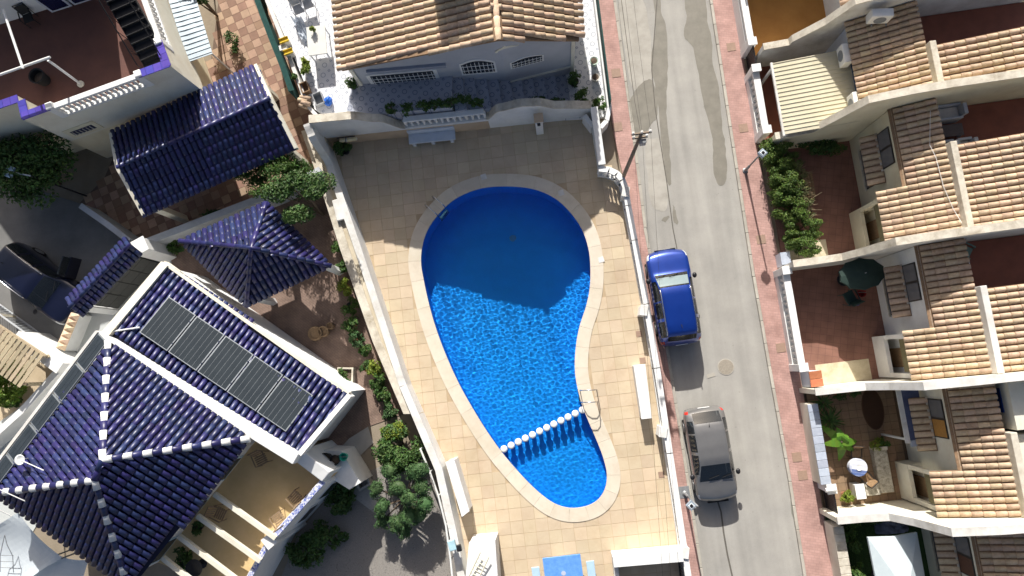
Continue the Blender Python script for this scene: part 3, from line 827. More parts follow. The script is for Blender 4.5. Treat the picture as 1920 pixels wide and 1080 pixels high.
    if extras.get('rails'):
        for y in (-1, 1):
            path = [at(x, y*(W/2*.70), float(np.interp(x, s, zt))+dz) for x, dz in ((.42, .02), (.45, .07), (.6, .08), (.78, .08), (.87, .06), (.9, .01))]
            part('roof_rail', MB().tube(path, .022, 6), STEEL, r, smooth=True)
    q = at(.80, 0, float(np.interp(.80, s, zt))+.045); part('antenna', MB().bar(q, q-Vector((h.x, h.y, -.6))*.16, .018, 6, .006), BLACK, r)
    for y in (-.3, .25):
        sa = ws[0]+.018
        a = at(sa, y, float(np.interp(sa, s, zt))+.055); b = at(sa+.028, y+.42, float(np.interp(sa+.028, s, zt))+.05)
        part('wiper', MB().bar(a, b, .012, 5), BLACK, r)
    if plate:
        q = at(.993, 0, .86); part('number_plate', MB().box(q, (.03, .5, .11), hd), WHITE, r)
        q = at(-.005, 0, .45); part('number_plate', MB().box(q, (.03, .5, .11), hd), WHITE, r)
    part('grille', MB().box(at(.004, 0, .6), (.04, W*.5, .16), hd), BLACK, r)
    return r, at
CARGL = glass_mat('car_glass', (.02, .025, .03), .25)
CARGL2 = glass_mat('car_glass_clear', (.02, .025, .03), .55)
BLUEP = M('metallic_blue_paint', (.004, .042, .30), (.003, .036, .27), 2, .28, spec=.6, coat=1.0, metal=.45)
GREYP = M('metallic_grey_paint', (.225, .22, .215), (.205, .20, .195), 2, .32, spec=.5, coat=.9, metal=.45)
NAVYP = M('dark_navy_paint', (.004, .006, .026), (.003, .005, .022), 2, .3, spec=.5, coat=1.0, metal=.2)
suv_top = [(0, .62), (.02, .80), (.05, .90), (.13, .98), (.235, 1.06), (.27, 1.10), (.40, 1.50), (.47, 1.575), (.6, 1.59), (.8, 1.56), (.885, 1.50), (.955, 1.12), (.98, 1.02), (1, .7)]
suv_belt = [(0, .60), (.02, .76), (.05, .86), (.13, .93), (.25, 1.0), (.5, 1.02), (.9, 1.06), (.96, 1.02), (.98, .96), (1, .66)]
wid = [(0, .80), (.015, .88), (.05, .955), (.12, .99), (.3, 1.0), (.8, 1.0), (.92, .975), (.97, .93), (.99, .88), (1, .82)]
suv_wt = [(0, .86), (.2, .86), (.26, .84), (.40, .74), (.6, .73), (.85, .72), (.94, .74), (1, .8)]
f, b_ = P(1246, 468, .6), P(1276, 644, .6); hd_ = (f-b_).to_2d()
make_car('parked_car', 'metallic blue car with silver roof rails and white panel under its windscreen parked by the balustrade', f.to_2d(), hd_, 4.3, 1.84, suv_top, suv_belt, wid, suv_wt,
         (.262, .41), (.90, .958), (.33, .90), BLUEP, [(.545, .56), (.72, .74)], {'rails': 1, 'dark_mirror': 1}, CARGL2, shade=True)
hat_top = [(0, .58), (.02, .74), (.05, .82), (.12, .90), (.22, .98), (.25, 1.02), (.41, 1.38), (.48, 1.46), (.6, 1.48), (.76, 1.45), (.84, 1.38), (.945, 1.06), (.975, 1.02), (.99, .92), (1, .68)]
hat_belt = [(0, .56), (.02, .70), (.05, .78), (.13, .86), (.25, .93), (.5, .96), (.9, 1.0), (.96, .98), (.985, .88), (1, .64)]
f, b_ = P(1346, 940, .55), P(1319, 773, .75); hd_ = (f-b_).to_2d()
make_car('parked_car', 'dusty grey hatchback with red tail lights parked beside the lamp post', f.to_2d(), hd_, 4.02, 1.74, hat_top, hat_belt, wid, suv_wt,
         (.245, .42), (.835, .945), (.31, .88), GREYP, [(.53, .55), (.73, .75)], {'dark_mirror': 1}, CARGL)
# ------------------------------------------------------------------ tiled roofs
_tile_cache = {}
def tile_mesh(pitch, length, mat, n=6):
    k = (pitch, length, mat.name)
    if k in _tile_cache: return _tile_cache[k]
    mb = MB(); r0, r1 = pitch*.36, pitch*.43
    ya, yb = -length*.56, length*.5
    vs = []
    for y, r, dz in ((ya, r0, .0), (yb, r1, .028)):
        for i in range(n+1):
            t = math.pi*i/n; vs.append((-r*math.cos(t), y, dz-.012+r*.78*math.sin(t)))
    m = n+1
    vs += [(-r1*.98, yb, -.02), (r1*.98, yb, -.02)]
    fs = [(i, i+1, m+i+1, m+i) for i in range(n)] + [tuple([2*m]+list(range(m, 2*m))+[2*m+1])]
    mb.add(vs, fs)
    me = mesh_of('roof_tile', mb, Vector(), mat); me.polygons.foreach_set('use_smooth', [True]*n+[False])
    _tile_cache[k] = me; return me
BUDGET = {}
def slope(root_, name, poly, pitch, length, mat, pan, thick=.1, tile='roof_tile', mat2=None, test2=None, cap=300, margin=.0, down=None):
    """one roof slope: a plate (part of the house) carrying barrel tiles (its sub-parts)"""
    poly = [Vector(p) for p in poly]; n = len(poly)
    nm = Vector((0, 0, 0))
    for i in range(n): nm += (poly[i]-poly[0]).cross(poly[(i+1) % n]-poly[0])
    nm.normalize()
    if nm.z < 0: nm = -nm
    dn = Vector(down).normalized() if down else (Vector((0, 0, -1))-nm*(-nm.z)).normalized()
    ac = dn.cross(nm).normalized()
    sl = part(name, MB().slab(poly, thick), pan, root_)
    o = poly[0]
    uu = [(p-o).dot(ac) for p in poly]; vv = [(p-o).dot(dn) for p in poly]
    r = random.Random(int(abs(o.x*131+o.y*77))+n)
    nc = max(1, int((max(uu)-min(uu))/pitch)); st = (max(uu)-min(uu))/nc
    rest = MB(); items = []
    nr = int((max(vv)-min(vv))/length)+1
    for i in range(nc):
        for k in range(nr):
            u = min(uu)+(i+.5)*st; v = max(vv)-(k+.5)*length+.04
            c = o+ac*u+dn*v
            if not inside(c, poly): continue
            items.append(c)
    items.sort(key=lambda c: (c.x-2)**2+(c.y)**2)
    for c in items:
        mt = mat2 if (mat2 and test2 and test2(c)) else mat
        me = tile_mesh(round(st, 3), length, mt)
        a = ac+dn*r.uniform(-.02, .02); y = nm.cross(a).normalized()
        if y.dot(dn) < 0: y = -y
        n2 = (nm+ac*r.uniform(-.05, .05)+dn*r.uniform(-.035, .035)).normalized(); y = (y-n2*y.dot(n2)).normalized(); x = y.cross(n2).normalized()
        mw = frame(x, y, n2, c+nm*r.uniform(.0, .014))
        u_ = BUDGET.get(root_, 0)
        if u_ < cap:
            BUDGET[root_] = u_+1; inst(tile, me, mw, sl)
        else:
            rest.add([mw @ v.co for v in me.vertices], [tuple(p.vertices) for p in me.polygons])
    if rest.v:
        o2 = part(tile+'s', rest, mat, sl, kind='stuff')
        o2.data.polygons.foreach_set('use_smooth', [True]*len(o2.data.polygons))
    return sl
def ridge(root_, a, b, mats, step=.4, r=.13, name='ridge_tile', lift=.05):
    a = Vector(a); b = Vector(b); L = (b-a).length; n = max(1, round(L/step)); d = (b-a)/L
    x = d.cross(Vector((0, 0, 1))).normalized(); z = x.cross(d)
    for k in range(n):
        mt = mats[k % len(mats)]
        me = tile_mesh(round(r*2/.86, 3), round(L/n, 3), mt)
        inst(name, me, frame(x, d, z, a+d*(L*(k+.5)/n)+z*lift), root_)
def on_wall(px, py, a, b):
    """where the sight line of a photo pixel meets the upright plane through plan points a, b"""
    d = RCAM @ Vector(((px-960)/F_PX, -(py-540)/F_PX, -1)); a = Vector(a[:2]); b = Vector(b[:2]); t = (b-a).normalized(); n = Vector((-t.y, t.x))
    s = n.dot(a)/n.dot(d.to_2d()); return Vector((d.x*s, d.y*s, CAM_H+d.z*s))
# ------------------------------------------------------------------ foliage
def leaves(mb, c, rad, n, size, seed, clumps=14, lo=-.35, spread=.42, aspect=2.0):
    """many small leaf faces gathered in clumps through a crown's volume"""
    r = random.Random(seed); c = Vector(c)
    cl = []
    for _ in range(clumps):
        while True:
            p = Vector((r.uniform(-1, 1), r.uniform(-1, 1), r.uniform(lo, 1)))
            if .15 < p.length < 1: break
        p = p*(.72/max(p.length, .45) if r.random() < .7 else 1.0)
        cl.append((p, r.uniform(.6, 1.25)))
    vs, fs = [], []
    for i in range(n):
        p, k = cl[r.randrange(clumps)]
        o = Vector((r.gauss(0, 1), r.gauss(0, 1), r.gauss(0, 1))); o = o/(o.length+1e-6)*spread*k*r.random()**.4
        q = p+o
        q = Vector((q.x*rad[0], q.y*rad[1], q.z*rad[2]))
        nrm = (Vector((o.x, o.y, o.z))+Vector((r.uniform(-.5, .5), r.uniform(-.5, .5), r.uniform(.0, .9)))).normalized()
        t = nrm.orthogonal().normalized(); bt = nrm.cross(t); an = r.uniform(0, 6.28)
        a = t*math.cos(an)+bt*math.sin(an); b = nrm.cross(a)
        s = size*r.uniform(.6, 1.3); w_ = s/aspect
        j = len(vs); e = c+q
        vs += [e-a*s*.5, e+b*w_*.5+nrm*s*.06, e+a*s*.5-nrm*s*.1, e-b*w_*.5+nrm*s*.06]
        fs.append((j, j+1, j+2, j+3))
    return mb.add(vs, fs)
LEAF = M('mid_green_leaf', (.085, .17, .028), (.045, .10, .018), 2.2, .6, vary=.4, trans=.25)
LEAFD = M('dark_green_leaf', (.078, .155, .032), (.042, .092, .021), 2.2, .6, vary=.4, trans=.2)
LEAFY = M('yellow_green_leaf', (.24, .30, .035), (.15, .22, .025), 2.2, .6, vary=.35, trans=.3)
LEAFB = M('bluish_green_leaf', (.078, .16, .052), (.046, .105, .034), 2.2, .65, vary=.35, trans=.2)
TRUNK = M('bark', (.14, .10, .07), (.08, .06, .04), 9, .9, .4, 30)
POT = M('terracotta_pot', (.36, .16, .09), (.28, .12, .07), 6, .8)
POTW = M('pale_pot', (.62, .60, .55), (.5, .48, .43), 6, .8)
POTB = M('black_pot', (.02, .02, .022), None, 6, .6)
def plant(name, label, c, rad, h0, n, size, seed, mat=LEAF, cat='plant', group=None, pot=None, potr=.18, trunk=True, clumps=14, **kw):
    c = Vector(c)
    r = root(name, label, cat, c, group)
    z = c.z
    if pot:
        part('pot', MB().lathe([(potr*.7, 0), (potr, potr*1.5), (potr*1.12, potr*1.52), (potr*1.12, potr*1.75), (potr*.9, potr*1.7), (.0, potr*1.55)], c, 14), pot, r); z += potr*1.5
    cc = c+Vector((0, 0, h0+rad[2]*.5))
    if trunk:
        rr = random.Random(seed+5); mb = MB()
        for k in range(4):
            e = cc+Vector((rr.uniform(-.6, .6)*rad[0], rr.uniform(-.6, .6)*rad[1], rr.uniform(-.1, .5)*rad[2]))
            mb.tube([Vector((c.x, c.y, z-.02)), Vector((c.x, c.y, z)).lerp(e, .5)+Vector((rr.uniform(-.05, .05), rr.uniform(-.05, .05), .05)), e], [.018+rad[0]*.035, .012+rad[0]*.022, .006], 6)
        part('trunk', mb, TRUNK, r)
    part('crown', leaves(MB(), cc, rad, n, size, seed, clumps, **kw), mat, r)
    return r
# ------------------------------------------------------------------ terrace of small houses across the street
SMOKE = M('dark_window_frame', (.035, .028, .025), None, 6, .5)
PANE = M('window_pane', (.16, .16, .17), (.13, .13, .14), 1.5, .12, spec=.7)
RUST = M('brown_shutter', (.12, .05, .03), (.09, .04, .025), 12, .6)
def uvbox(mb, u0, u1, v0, v1, z0, z1): return mb.prism([S(u0, v0), S(u1, v0), S(u1, v1), S(u0, v1)], z0, z1)
PARTY = [(0.05, 1.95), (1.0, 2.0), (1.95, 2.2), (2.35, 3.3), (2.75, 5.1), (4.2, 5.45), (5.6, 5.6), (10.5, 5.7)]
def party_wall(u, label, mat, prof=PARTY, t=.2, mcap=CAP):
    r = root('party_wall', label, 'wall', S(u, 3), 'walls between the terraced houses')
    mb, mc = MB(), MB()
    for (a, za), (b, zb) in zip(prof, prof[1:]):
        for m_, tt, lo, hi in ((mb, t, (-.02, -.02), (za, zb)), (mc, t+.1, (za+.002, zb+.002), (za+.07, zb+.07))):
            m_.prism([S(u-tt/2, a), S(u+tt/2, a), S(u+tt/2, b), S(u-tt/2, b)], [lo[0], lo[0], lo[1], lo[1]], [hi[0], hi[0], hi[1], hi[1]])
    part('wall', mb, mat, r); part('coping', mc, mcap, r)
    return r
def window(rt, u0, u1, v, z0, z1, panes=2, frame_m=SMOKE, pane_m=PANE, shutter=None):
    """window on a wall facing the street (towards smaller v)"""
    w_ = part('window', uvbox(MB(), u0, u1, v-.03, v+.02, z0, z1), frame_m, rt)
    k = (u1-u0)/panes
    for i in range(panes):
        m_ = shutter if (shutter and i == panes-1) else pane_m
        part('pane', uvbox(MB(), u0+k*i+.05, u0+k*(i+1)-.05, v-.038, v-.031, z0+.06, z1-.06), m_, w_)
    part('sill', uvbox(MB(), u0-.06, u1+.06, v-.09, v-.002, z0-.06, z0-.003), CAP, w_)
def row_house(u0, u1, label, wall, tile, canopy=True, porch=True, full_porch=False, old=None, right=True, shutter=None, win=True, terr_mat=None, low_tile=None):
    r = root('terraced_house', label, 'house', S((u0+u1)/2, 4.2), 'terraced houses across the street')
    a, b = u0+.12, u1-.12; st = u0+3.3
    vf = 4.1
    if full_porch: vf = 3.45
    mb = MB(); uvbox(mb, a, b, vf, 5.55, -.02, 3.98 if not full_porch else 3.6)
    part('front_wall', mb, wall, r)
    part('rear_block', uvbox(MB(), u0+2.15, b, 5.56, 11, -.02, 4.6), wall, r)
    zf = lambda v: 4.0+(v-4.15)*.444
    if full_porch: poly = [S(a, 3.2, zf(3.2)), S(b, 3.2, zf(3.2)), S(b, 5.5, zf(5.5)), S(a, 5.5, zf(5.5))]
    else: poly = [S(a, 4.0, zf(4.0)), S(st, 4.0, zf(4.0)), S(st, 3.18, zf(3.18)), S(b, 3.18, zf(3.18)), S(b, 5.5, zf(5.5)), S(a, 5.5, zf(5.5))]
    lim = u0+1.95
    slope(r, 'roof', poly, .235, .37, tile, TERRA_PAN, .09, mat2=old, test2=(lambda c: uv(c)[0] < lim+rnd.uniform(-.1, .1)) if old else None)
    part('ridge_wall', uvbox(MB(), u0+2.0, b, 5.5, 5.74, 3.9, 4.98), CAP if wall is not WHITE else WHITE2, r, bevel=.02)
    if right:
        zr = lambda v: 4.72+(v-5.74)*.2
        slope(r, 'roof', [S(u0+2.1, 5.75, zr(5.75)), S(b, 5.75, zr(5.75)), S(b, 10.2, zr(10.2)), S(u0+2.1, 10.2, zr(10.2))], .235, .37, tile, TERRA_PAN, .09)
    # roof terrace in the notch behind
    part('terrace_floor', uvbox(MB(), a, u0+2.14, 5.56, 11, 2.8, 3.05), terr_mat or TERR, r)
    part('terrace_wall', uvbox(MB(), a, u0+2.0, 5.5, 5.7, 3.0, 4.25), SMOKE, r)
    if porch:
        part('porch_wall', uvbox(MB(), st+.25, b-.05, 3.5, 3.66, -.02, 1.15), wall, r)
        part('porch_side', uvbox(MB(), st+.12, st+.27, 3.5, 4.1, -.02, 1.15), wall, r)
        for q in (st+.2, b-.14): part('porch_column', uvbox(MB(), q-.09, q+.09, 3.52, 3.7, 1.152, 3.52), wall, r)
        part('blind', uvbox(MB(), st+.32, b-.28, 3.56, 3.6, 2.3, 3.4), M('olive_blind', (.17, .15, .08), (.13, .115, .06), 4, .8), r)
        part('beam', uvbox(MB(), st+.1, b, 3.42, 3.5, 3.3, 3.45), WOOD, r)
        part('door', uvbox(MB(), st+.7, st+1.5, 4.04, 4.098, .1, 2.1), WOOD, r)
    if win: window(r, u0+.7, u0+2.2, 4.1, 2.62, 3.6, 2, shutter=shutter)
    if canopy:
        window(r, u0+.85, u0+2.6, 4.1, .95, 2.1, 2)
        sl = slope(r, 'canopy', [S(u0+.65, 3.52, 2.32), S(u0+2.75, 3.52, 2.32), S(u0+2.75, 4.12, 2.62), S(u0+.65, 4.12, 2.62)], .255, .62, low_tile or TERRA, TERRA_PAN, .07, tile='canopy_tile')
    return r
TERR = M('red_terrace_tile', (.25, .085, .052), (.20, .068, .042), 1.6, .7, .2, 30)
U = [-8.4, -3.15, .88, 6.42, 11.76, 16.88, 22.2]
party_wall(U[0], 'tall white wall at the far end of the orange terrace', WHITE2, [(.05, 2.9), (1.5, 2.9), (1.9, 3.4), (2.5, 5.1), (4.2, 5.45), (10.5, 5.7)])
party_wall(U[1], 'stepped white wall between the orange terrace and the pale metal awning', WHITE2, [(.35, 2.0), (1.4, 2.1), (1.45, 2.4), (2.4, 3.6), (3.0, 5.0), (4.2, 5.3), (5.6, 5.6), (10.5, 5.7)], mcap=CAP)
party_wall(U[2], 'cream wall between the pale metal awning and the hedged courtyard', CREAM, [(.2, 2.0), (1.0, 2.1), (1.7, 2.3), (2.75, 5.1), (4.2, 5.45), (5.6, 5.6), (10.5, 5.7)])
party_wall(U[3], 'weathered wall between the hedged courtyard and the green parasol courtyard', WHITE2)
party_wall(U[4], 'white wall between the red courtyard and the palm courtyard', PALE, mcap=WHITE2)
party_wall(U[5], 'bright cream wall between the palm courtyard and the white parasol garden', PALE, mcap=WHITE2)
GREYBL = M('pale_blue_grey_render', (.62, .66, .72), (.55, .59, .65), 1, .8, .2, 40)
row_house(U[0], U[1], 'terraced house with white painted roof edge behind the orange terrace', WHITE, TERRA, porch=False, canopy=False)
row_house(U[1], U[2], 'terraced house with pale metal awning and air conditioners on its front', GREYBL, TERRA, porch=False, canopy=False, full_porch=True, win=False)
row_house(U[2], U[3], 'cream terraced house behind the courtyard with the clipped hedge', CREAM, TERRA)
row_house(U[3], U[4], 'white terraced house behind the red courtyard with green parasol', WHITE, TERRA)
row_house(U[4], U[5], 'ivory terraced house with orange shutter behind the palm courtyard', PALE, TERRA, shutter=M('orange_shutter', (.42, .21, .05), (.36, .17, .04), 10, .6), right=False)
row_house(U[5], U[6], 'ivory terraced house with brown shutters behind the white parasol garden', PALE, TERRA, shutter=RUST)
# white painted part of the uppermost roof and its dormer
r = root('roof_wall', 'blue-white painted wall along the roof edge above the dark tiles', 'wall', S(-3.0, 7))
part('wall', uvbox(MB(), -3.55, -3.3, 5.2, 10.4, 4.4, 5.75), M('blue_white_paint', (.66, .72, .82), (.6, .66, .78), 2, .6), r, bevel=.04)
d_ = part('dormer', uvbox(MB(), -4.9, -3.6, 5.0, 5.3, 4.2, 5.9), GREYBL, r)
part('window', uvbox(MB(), -4.75, -3.75, 4.96, 4.998, 4.5, 5.6), SMOKE, d_)
part('wall', uvbox(MB(), 12.0, 13.7, 5.8, 10.4, 3.0, 4.9), PALE, bpy.data.objects['terraced_house.004'])
q_ = bpy.data.objects['terraced_house.004']
for (a_, b_2) in ((12.2, 13.1), (14.0, 15.1)):
    w_ = part('window', uvbox(MB(), a_, b_2, 5.765, 5.798, 3.2, 4.4), M('blue_window', (.02, .05, .2), (.03, .08, .3), 2, .2), q_)
    part('sill', uvbox(MB(), a_-.05, b_2+.05, 5.70, 5.764, 3.1, 3.19), CAP, w_)

# ------------------------------------------------------------------ courtyards
def yard(name, u0, u1, mat, v0=.3, v1=4.1, z=.1):
    return top(name, uvbox(MB(), u0+.1, u1-.1, v0, v1, -.05, z), mat, kind='structure')
ORANGE = M('orange_ochre_floor', (.46, .22, .055), (.38, .17, .04), .9, .75, .2, 25, detail=8)
yard('patio', U[0], U[1], ORANGE); yard('patio', U[1], U[2], TERR)
REDT = brick_mat('red_patio_tile', (.27, .135, .10), (.24, .12, .088), (.18, .09, .07), .3, .3, ROT_V, .008, 0, .7, .2)
yb_ = yard('patio', U[2], U[3], REDT); yc_ = yard('patio', U[3], U[4], REDT)
STONE = M('cream_flagstone', (.66, .58, .42), (.5, .42, .28), 2.5, .85, .4, 20, c3=(.30, .25, .17))
part('flagstones', uvbox(MB(), 5.3, 6.3, .5, 2.3, .1, .106), STONE, yb_)
part('flagstones', uvbox(MB(), 10.75, 11.65, .9, 3.2, .1, .106), STONE, yc_)
DT = M('brown_patio_tile', (.30, .20, .125), (.24, .155, .095), 2, .75, .15, 40, vary=.12)
DJ = M('patio_joint', (.13, .09, .06), None, 3, .9)
yd_ = yard('patio', U[4], U[5], DJ, z=.092)
dt_me = mesh_of('patio_tile', MB().box((0, 0, 0), (.315, .315, .02)), Vector(), DT)
for i in range(15):
    for j in range(11):
        p = S(U[4]+.28+i*.33, .5+j*.33)
        inst('patio_tile', dt_me, Matrix.Translation((p.x, p.y, .094+rnd.uniform(-.001, .001))) @ Matrix.Rotation(ROT_V, 4, 'Z'), yd_)
GRASSM = M('dark_lawn', (.035, .075, .02), (.02, .045, .012), 3, .9)
ye_ = yard('lawn', U[5], U[6], GRASSM, z=.05)
rg = random.Random(5); mb = MB(); vs = []; fs = []
for _ in range(9000):
    u, v = rg.uniform(U[5]+.15, U[6]-.5), rg.uniform(.4, 3.6); p = S(u, v, .05); a = rg.uniform(0, 6.28); h_ = rg.uniform(.03, .09)
    d = Vector((math.cos(a), math.sin(a), 0))*.012; t = Vector((rg.uniform(-.04, .04), rg.uniform(-.04, .04), h_)); k = len(vs)
    vs += [p-d, p+d, p+t]; fs.append((k, k+1, k+2))
mb.add(vs, fs); part('grass', mb, M('grass_blade', (.05, .11, .025), (.035, .08, .02), 3, .7, vary=.4), ye_, kind='stuff')
# ------------------------------------------------------------------ street fronts
def street_balustrade(u0, u1, label, v=.14, mat=WHITE, pierw=.3, z0=.55, z1=1.3, dv=.0):
    r = root('balustrade', label, 'balustrade', S((u0+u1)/2, v), 'garden balustrades along the street')
    part('plinth', uvbox(MB(), u0+.15, u1-.15, v-.14, v+.14, -.02, z0), mat, r)
    part('handrail', uvbox(MB(), u0+.15, u1-.15, v-.15, v+.15, z1-.14, z1), mat, r, bevel=.02)
    n = int((u1-u0-.4)/.26)
    for k in range(n):
        p = S(u0+.2+(k+.5)*(u1-u0-.4)/n, v, z0)
        inst('baluster', BAL_ME, Matrix.Translation(p) @ Matrix.Diagonal((1.15, 1.15, (z1-.14-z0)/.62, 1)), r)
    for q in (u0, u1):
        pr = part('pier', uvbox(MB(), q-pierw/2, q+pierw/2, v-.17, v+.17, -.02, z1+.12), mat, r, bevel=.012)
        part('cap', uvbox(MB(), q-pierw/2-.03, q+pierw/2+.03, v-.2, v+.2, z1+.122, z1+.18), mat, pr, bevel=.012)
    return r
street_balustrade(-8.2, -3.75, 'white wall and rail in front of the orange terrace', z0=.95)
street_balustrade(-2.5, .35, 'white balustrade in front of the pale metal awning', v=.12)
street_balustrade(6.6, 10.75, 'white balustrade with thick balusters in front of the red courtyard', v=-.05)
def front_wall(u0, u1, label, mat, capm, h=1.15, v=.1, t=.26):
    r = root('garden_wall', label, 'wall', S((u0+u1)/2, v), 'garden walls along the street')
    part('wall', uvbox(MB(), u0, u1, v-t/2, v+t/2, -.02, h), mat, r)
    n = int((u1-u0)/.3); k = (u1-u0)/n
    me = mesh_of('coping_tile', MB().box((0, 0, 0), (k-.012, t+.12, .06)), Vector(), capm, bevel=.012)
    for i in range(n):
        p = S(u0+(i+.5)*k, v, h+.034)
        inst('coping_tile', me, Matrix.Translation(p) @ Matrix.Rotation(math.atan2(UD.y, UD.x), 4, 'Z'), r)
    return r
BRICKC = M('orange_brick_coping', (.46, .17, .08), (.38, .13, .06), 8, .8, vary=.2)
SHADECAP = M('shade_tinted_coping', (.44, .48, .56), (.36, .40, .48), 5, .6, vary=.15)  # whitish coping with the blue-grey of its shadow put into the colour
front_wall(10.95, 11.62, 'short wall topped with orange bricks beside the red courtyard', GREYBL, BRICKC, 1.2, .45, .4)
front_wall(12.3, 15.6, 'ivory garden wall with shade-tinted whitish coping in front of the palm courtyard', PALE, SHADECAP, 1.2, .12, .3)
front_wall(17.3, 22, 'ivory garden wall with buff coping in front of the white parasol garden', PALE, CAP, 1.2, .3, .3)
front_wall(5.75, 6.3, 'low dark blue end wall between the hedge and the white balustrade', GREYBL, SHADECAP, .9, .15, .3)
def tube_pier(u, v, label):
    p = S(u, v)
    r = root('gate_pier', label, 'pier', p, 'white piers of the black gate')
    part('shaft', MB().box((p.x, p.y, .62), (.3, .3, 1.28), ROT_V), WHITE, r, bevel=.02)
    part('cap', MB().box((p.x, p.y, 1.29), (.4, .4, .06), ROT_V), WHITE, r, bevel=.02)
    a, b = S(u, v-.3, 1.4), S(u, v+.12, 1.4)
    part('tube', MB().bar(a, b, .09, 12), WHITE, r, smooth=False); part('hole', MB().bar(b, S(u, v+.125, 1.4), .055, 10), BLACK, r)
tube_pier(15.8, .3, 'white gate pier at the palm courtyard end of the black gate')
tube_pier(16.98, .45, 'white gate pier at the white parasol garden end of the black gate')
def slat_gate(u0, u1, v, label, h=1.25, n=10):
    r = root('metal_gate', label, 'gate', S((u0+u1)/2, v), 'black metal street gates')
    for z in (.2, h): part('rail', uvbox(MB(), u0, u1, v-.03, v+.03, z-.03, z+.03), DARKM, r)
    for k in range(n):
        q = u0+(k+.5)*(u1-u0)/n; part('picket', uvbox(MB(), q-.03, q+.03, v-.02, v+.02, .12, h+.08), DARKM, r)
slat_gate(16.0, 16.8, .35, 'black slatted gate between the two white piers')
slat_gate(-3.6, -2.7, .2, 'black slatted gate beside the orange terrace')
# metal awning of the second house, with its air conditioners
AWN = M('pale_sheet_metal', (.62, .57, .42), (.55, .50, .36), 1.2, .5, .05, 20, metal=.0)
r = root('metal_awning', 'pale ribbed metal awning roof over the courtyard with white balustrade', 'awning', S(-.7, 1.5, 0))
n = 17; du = (1.0+2.15)/n
for k in range(n):
    ua = -2.15+k*du
    part('sheet', MB().slab([S(ua+.008, .45, 2.5), S(ua+du-.008, .45, 2.5), S(ua+du-.008, 3.4, 2.9), S(ua+.008, 3.4, 2.9)], .03), AWN, r)
    part('rib', MB().slab([S(ua-.012, .44, 2.525), S(ua+.02, .44, 2.525), S(ua+.02, 3.4, 2.925), S(ua-.012, 3.4, 2.925)], .03), AWN, r)
part('gutter', uvbox(MB(), -2.2, 1.05, .36, .45, 2.42, 2.52), WHITE2, r)
for q in (-2.1, .95): part('post', uvbox(MB(), q-.05, q+.05, .5, .6, .1, 2.46), WHITE2, r)
FAN = M('fan_grille', (.2, .22, .25), None, 9, .6)
def ac_unit(u, v, z, label, rot=ROT_V, face=-1):
    p = S(u, v, z); r = root('air_conditioner', label, 'air conditioner', p, 'air conditioners on the terraced houses')
    part('casing', MB().box(p+Vector((0, 0, .3)), (.34, .82, .6), rot), WHITE, r, bevel=.03)
    f = Vector((math.cos(rot), math.sin(rot), 0))*face*.176
    part('fan_grille', MB().bar(p+f+Vector((0, 0, .3)), p+f*1.06+Vector((0, 0, .3)), .23, 18), FAN, r)
    for s in (-.28, .28):
        q = p+Vector((-math.sin(rot), math.cos(rot), 0))*s
        part('bracket', MB().box(q+Vector((.1, 0, -.03)), (.5, .04, .05), rot), GREYM, r)
ac_unit(-1.75, 3.1, 2.95, 'white air conditioner at the orange terrace end of the metal awning')
ac_unit(.35, 3.15, 2.95, 'white air conditioner at the hedge end of the metal awning')
ac_unit(-2.6, 4.05, 4.3, 'white air conditioner mounted over the dark roof tiles', ROT_V+1.45)
ac_unit(17.15, 3.8, 2.75, 'white air conditioner beside the brown shutters')
# rusty wire string on a roof and railings are left to the tiles; deep strip window under the second house's eave
part('strip_window', uvbox(MB(), -2.2, .5, 3.40, 3.448, 2.95, 3.4), M('blue_strip_window', (.03, .06, .12), None, 4, .15, spec=.8), bpy.data.objects['terraced_house.001'])
# ------------------------------------------------------------------ grey house with tiled roof, and its upper patio
GREYR = M('grey_render', (.44, .46, .50), (.39, .41, .45), 1.0, .85, .2, 40)
ZP = 2.2
ge_sw, g_r, ge_se = P(640, 132, 4.05), P(935, 75, 5.5), P(1086, 76, 3.8)
nw, nr_, ne = P(612, -150, 4.05), P(914, -170, 5.5), P(1078, -160, 3.8)
r = root('grey_house', 'grey house with buff barrel tile roof and white barred windows above the pool', 'house', ((ge_sw+ge_se)/2).to_2d().to_3d())
# facade set in under the verge
inw = (nr_-g_r).to_2d().normalized()
a_ = ge_sw.to_2d()+inw*.18+Vector((.32, 0)); m_ = g_r.to_2d()+inw*.18; b_ = ge_se.to_2d()+inw*.18-Vector((.22, 0))
na, nm_, nb = nw.to_2d()+Vector((.32, 0)), nr_.to_2d(), ne.to_2d()-Vector((.22, 0))
mb = MB().prism([a_, m_, m_+(nm_-m_), na], 0, [3.9, 5.3, 5.3, 3.9]).merge(MB().prism([m_, b_, nb, nm_], 0, [5.3, 3.65, 3.65, 5.3]))
part('walls', mb, GREYR, r)
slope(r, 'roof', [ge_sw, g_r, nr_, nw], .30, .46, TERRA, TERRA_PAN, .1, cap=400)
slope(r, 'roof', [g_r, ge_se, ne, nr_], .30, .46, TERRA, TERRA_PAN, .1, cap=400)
ridge(r, g_r, nr_, [TERRA], .45, .13)
for q, z in ((a_, 3.9), (b_, 3.65)):
    part('corner_trim', MB().box((q.x, q.y-.02, (z)/2), (.16, .1, z), .05), PALE, r)
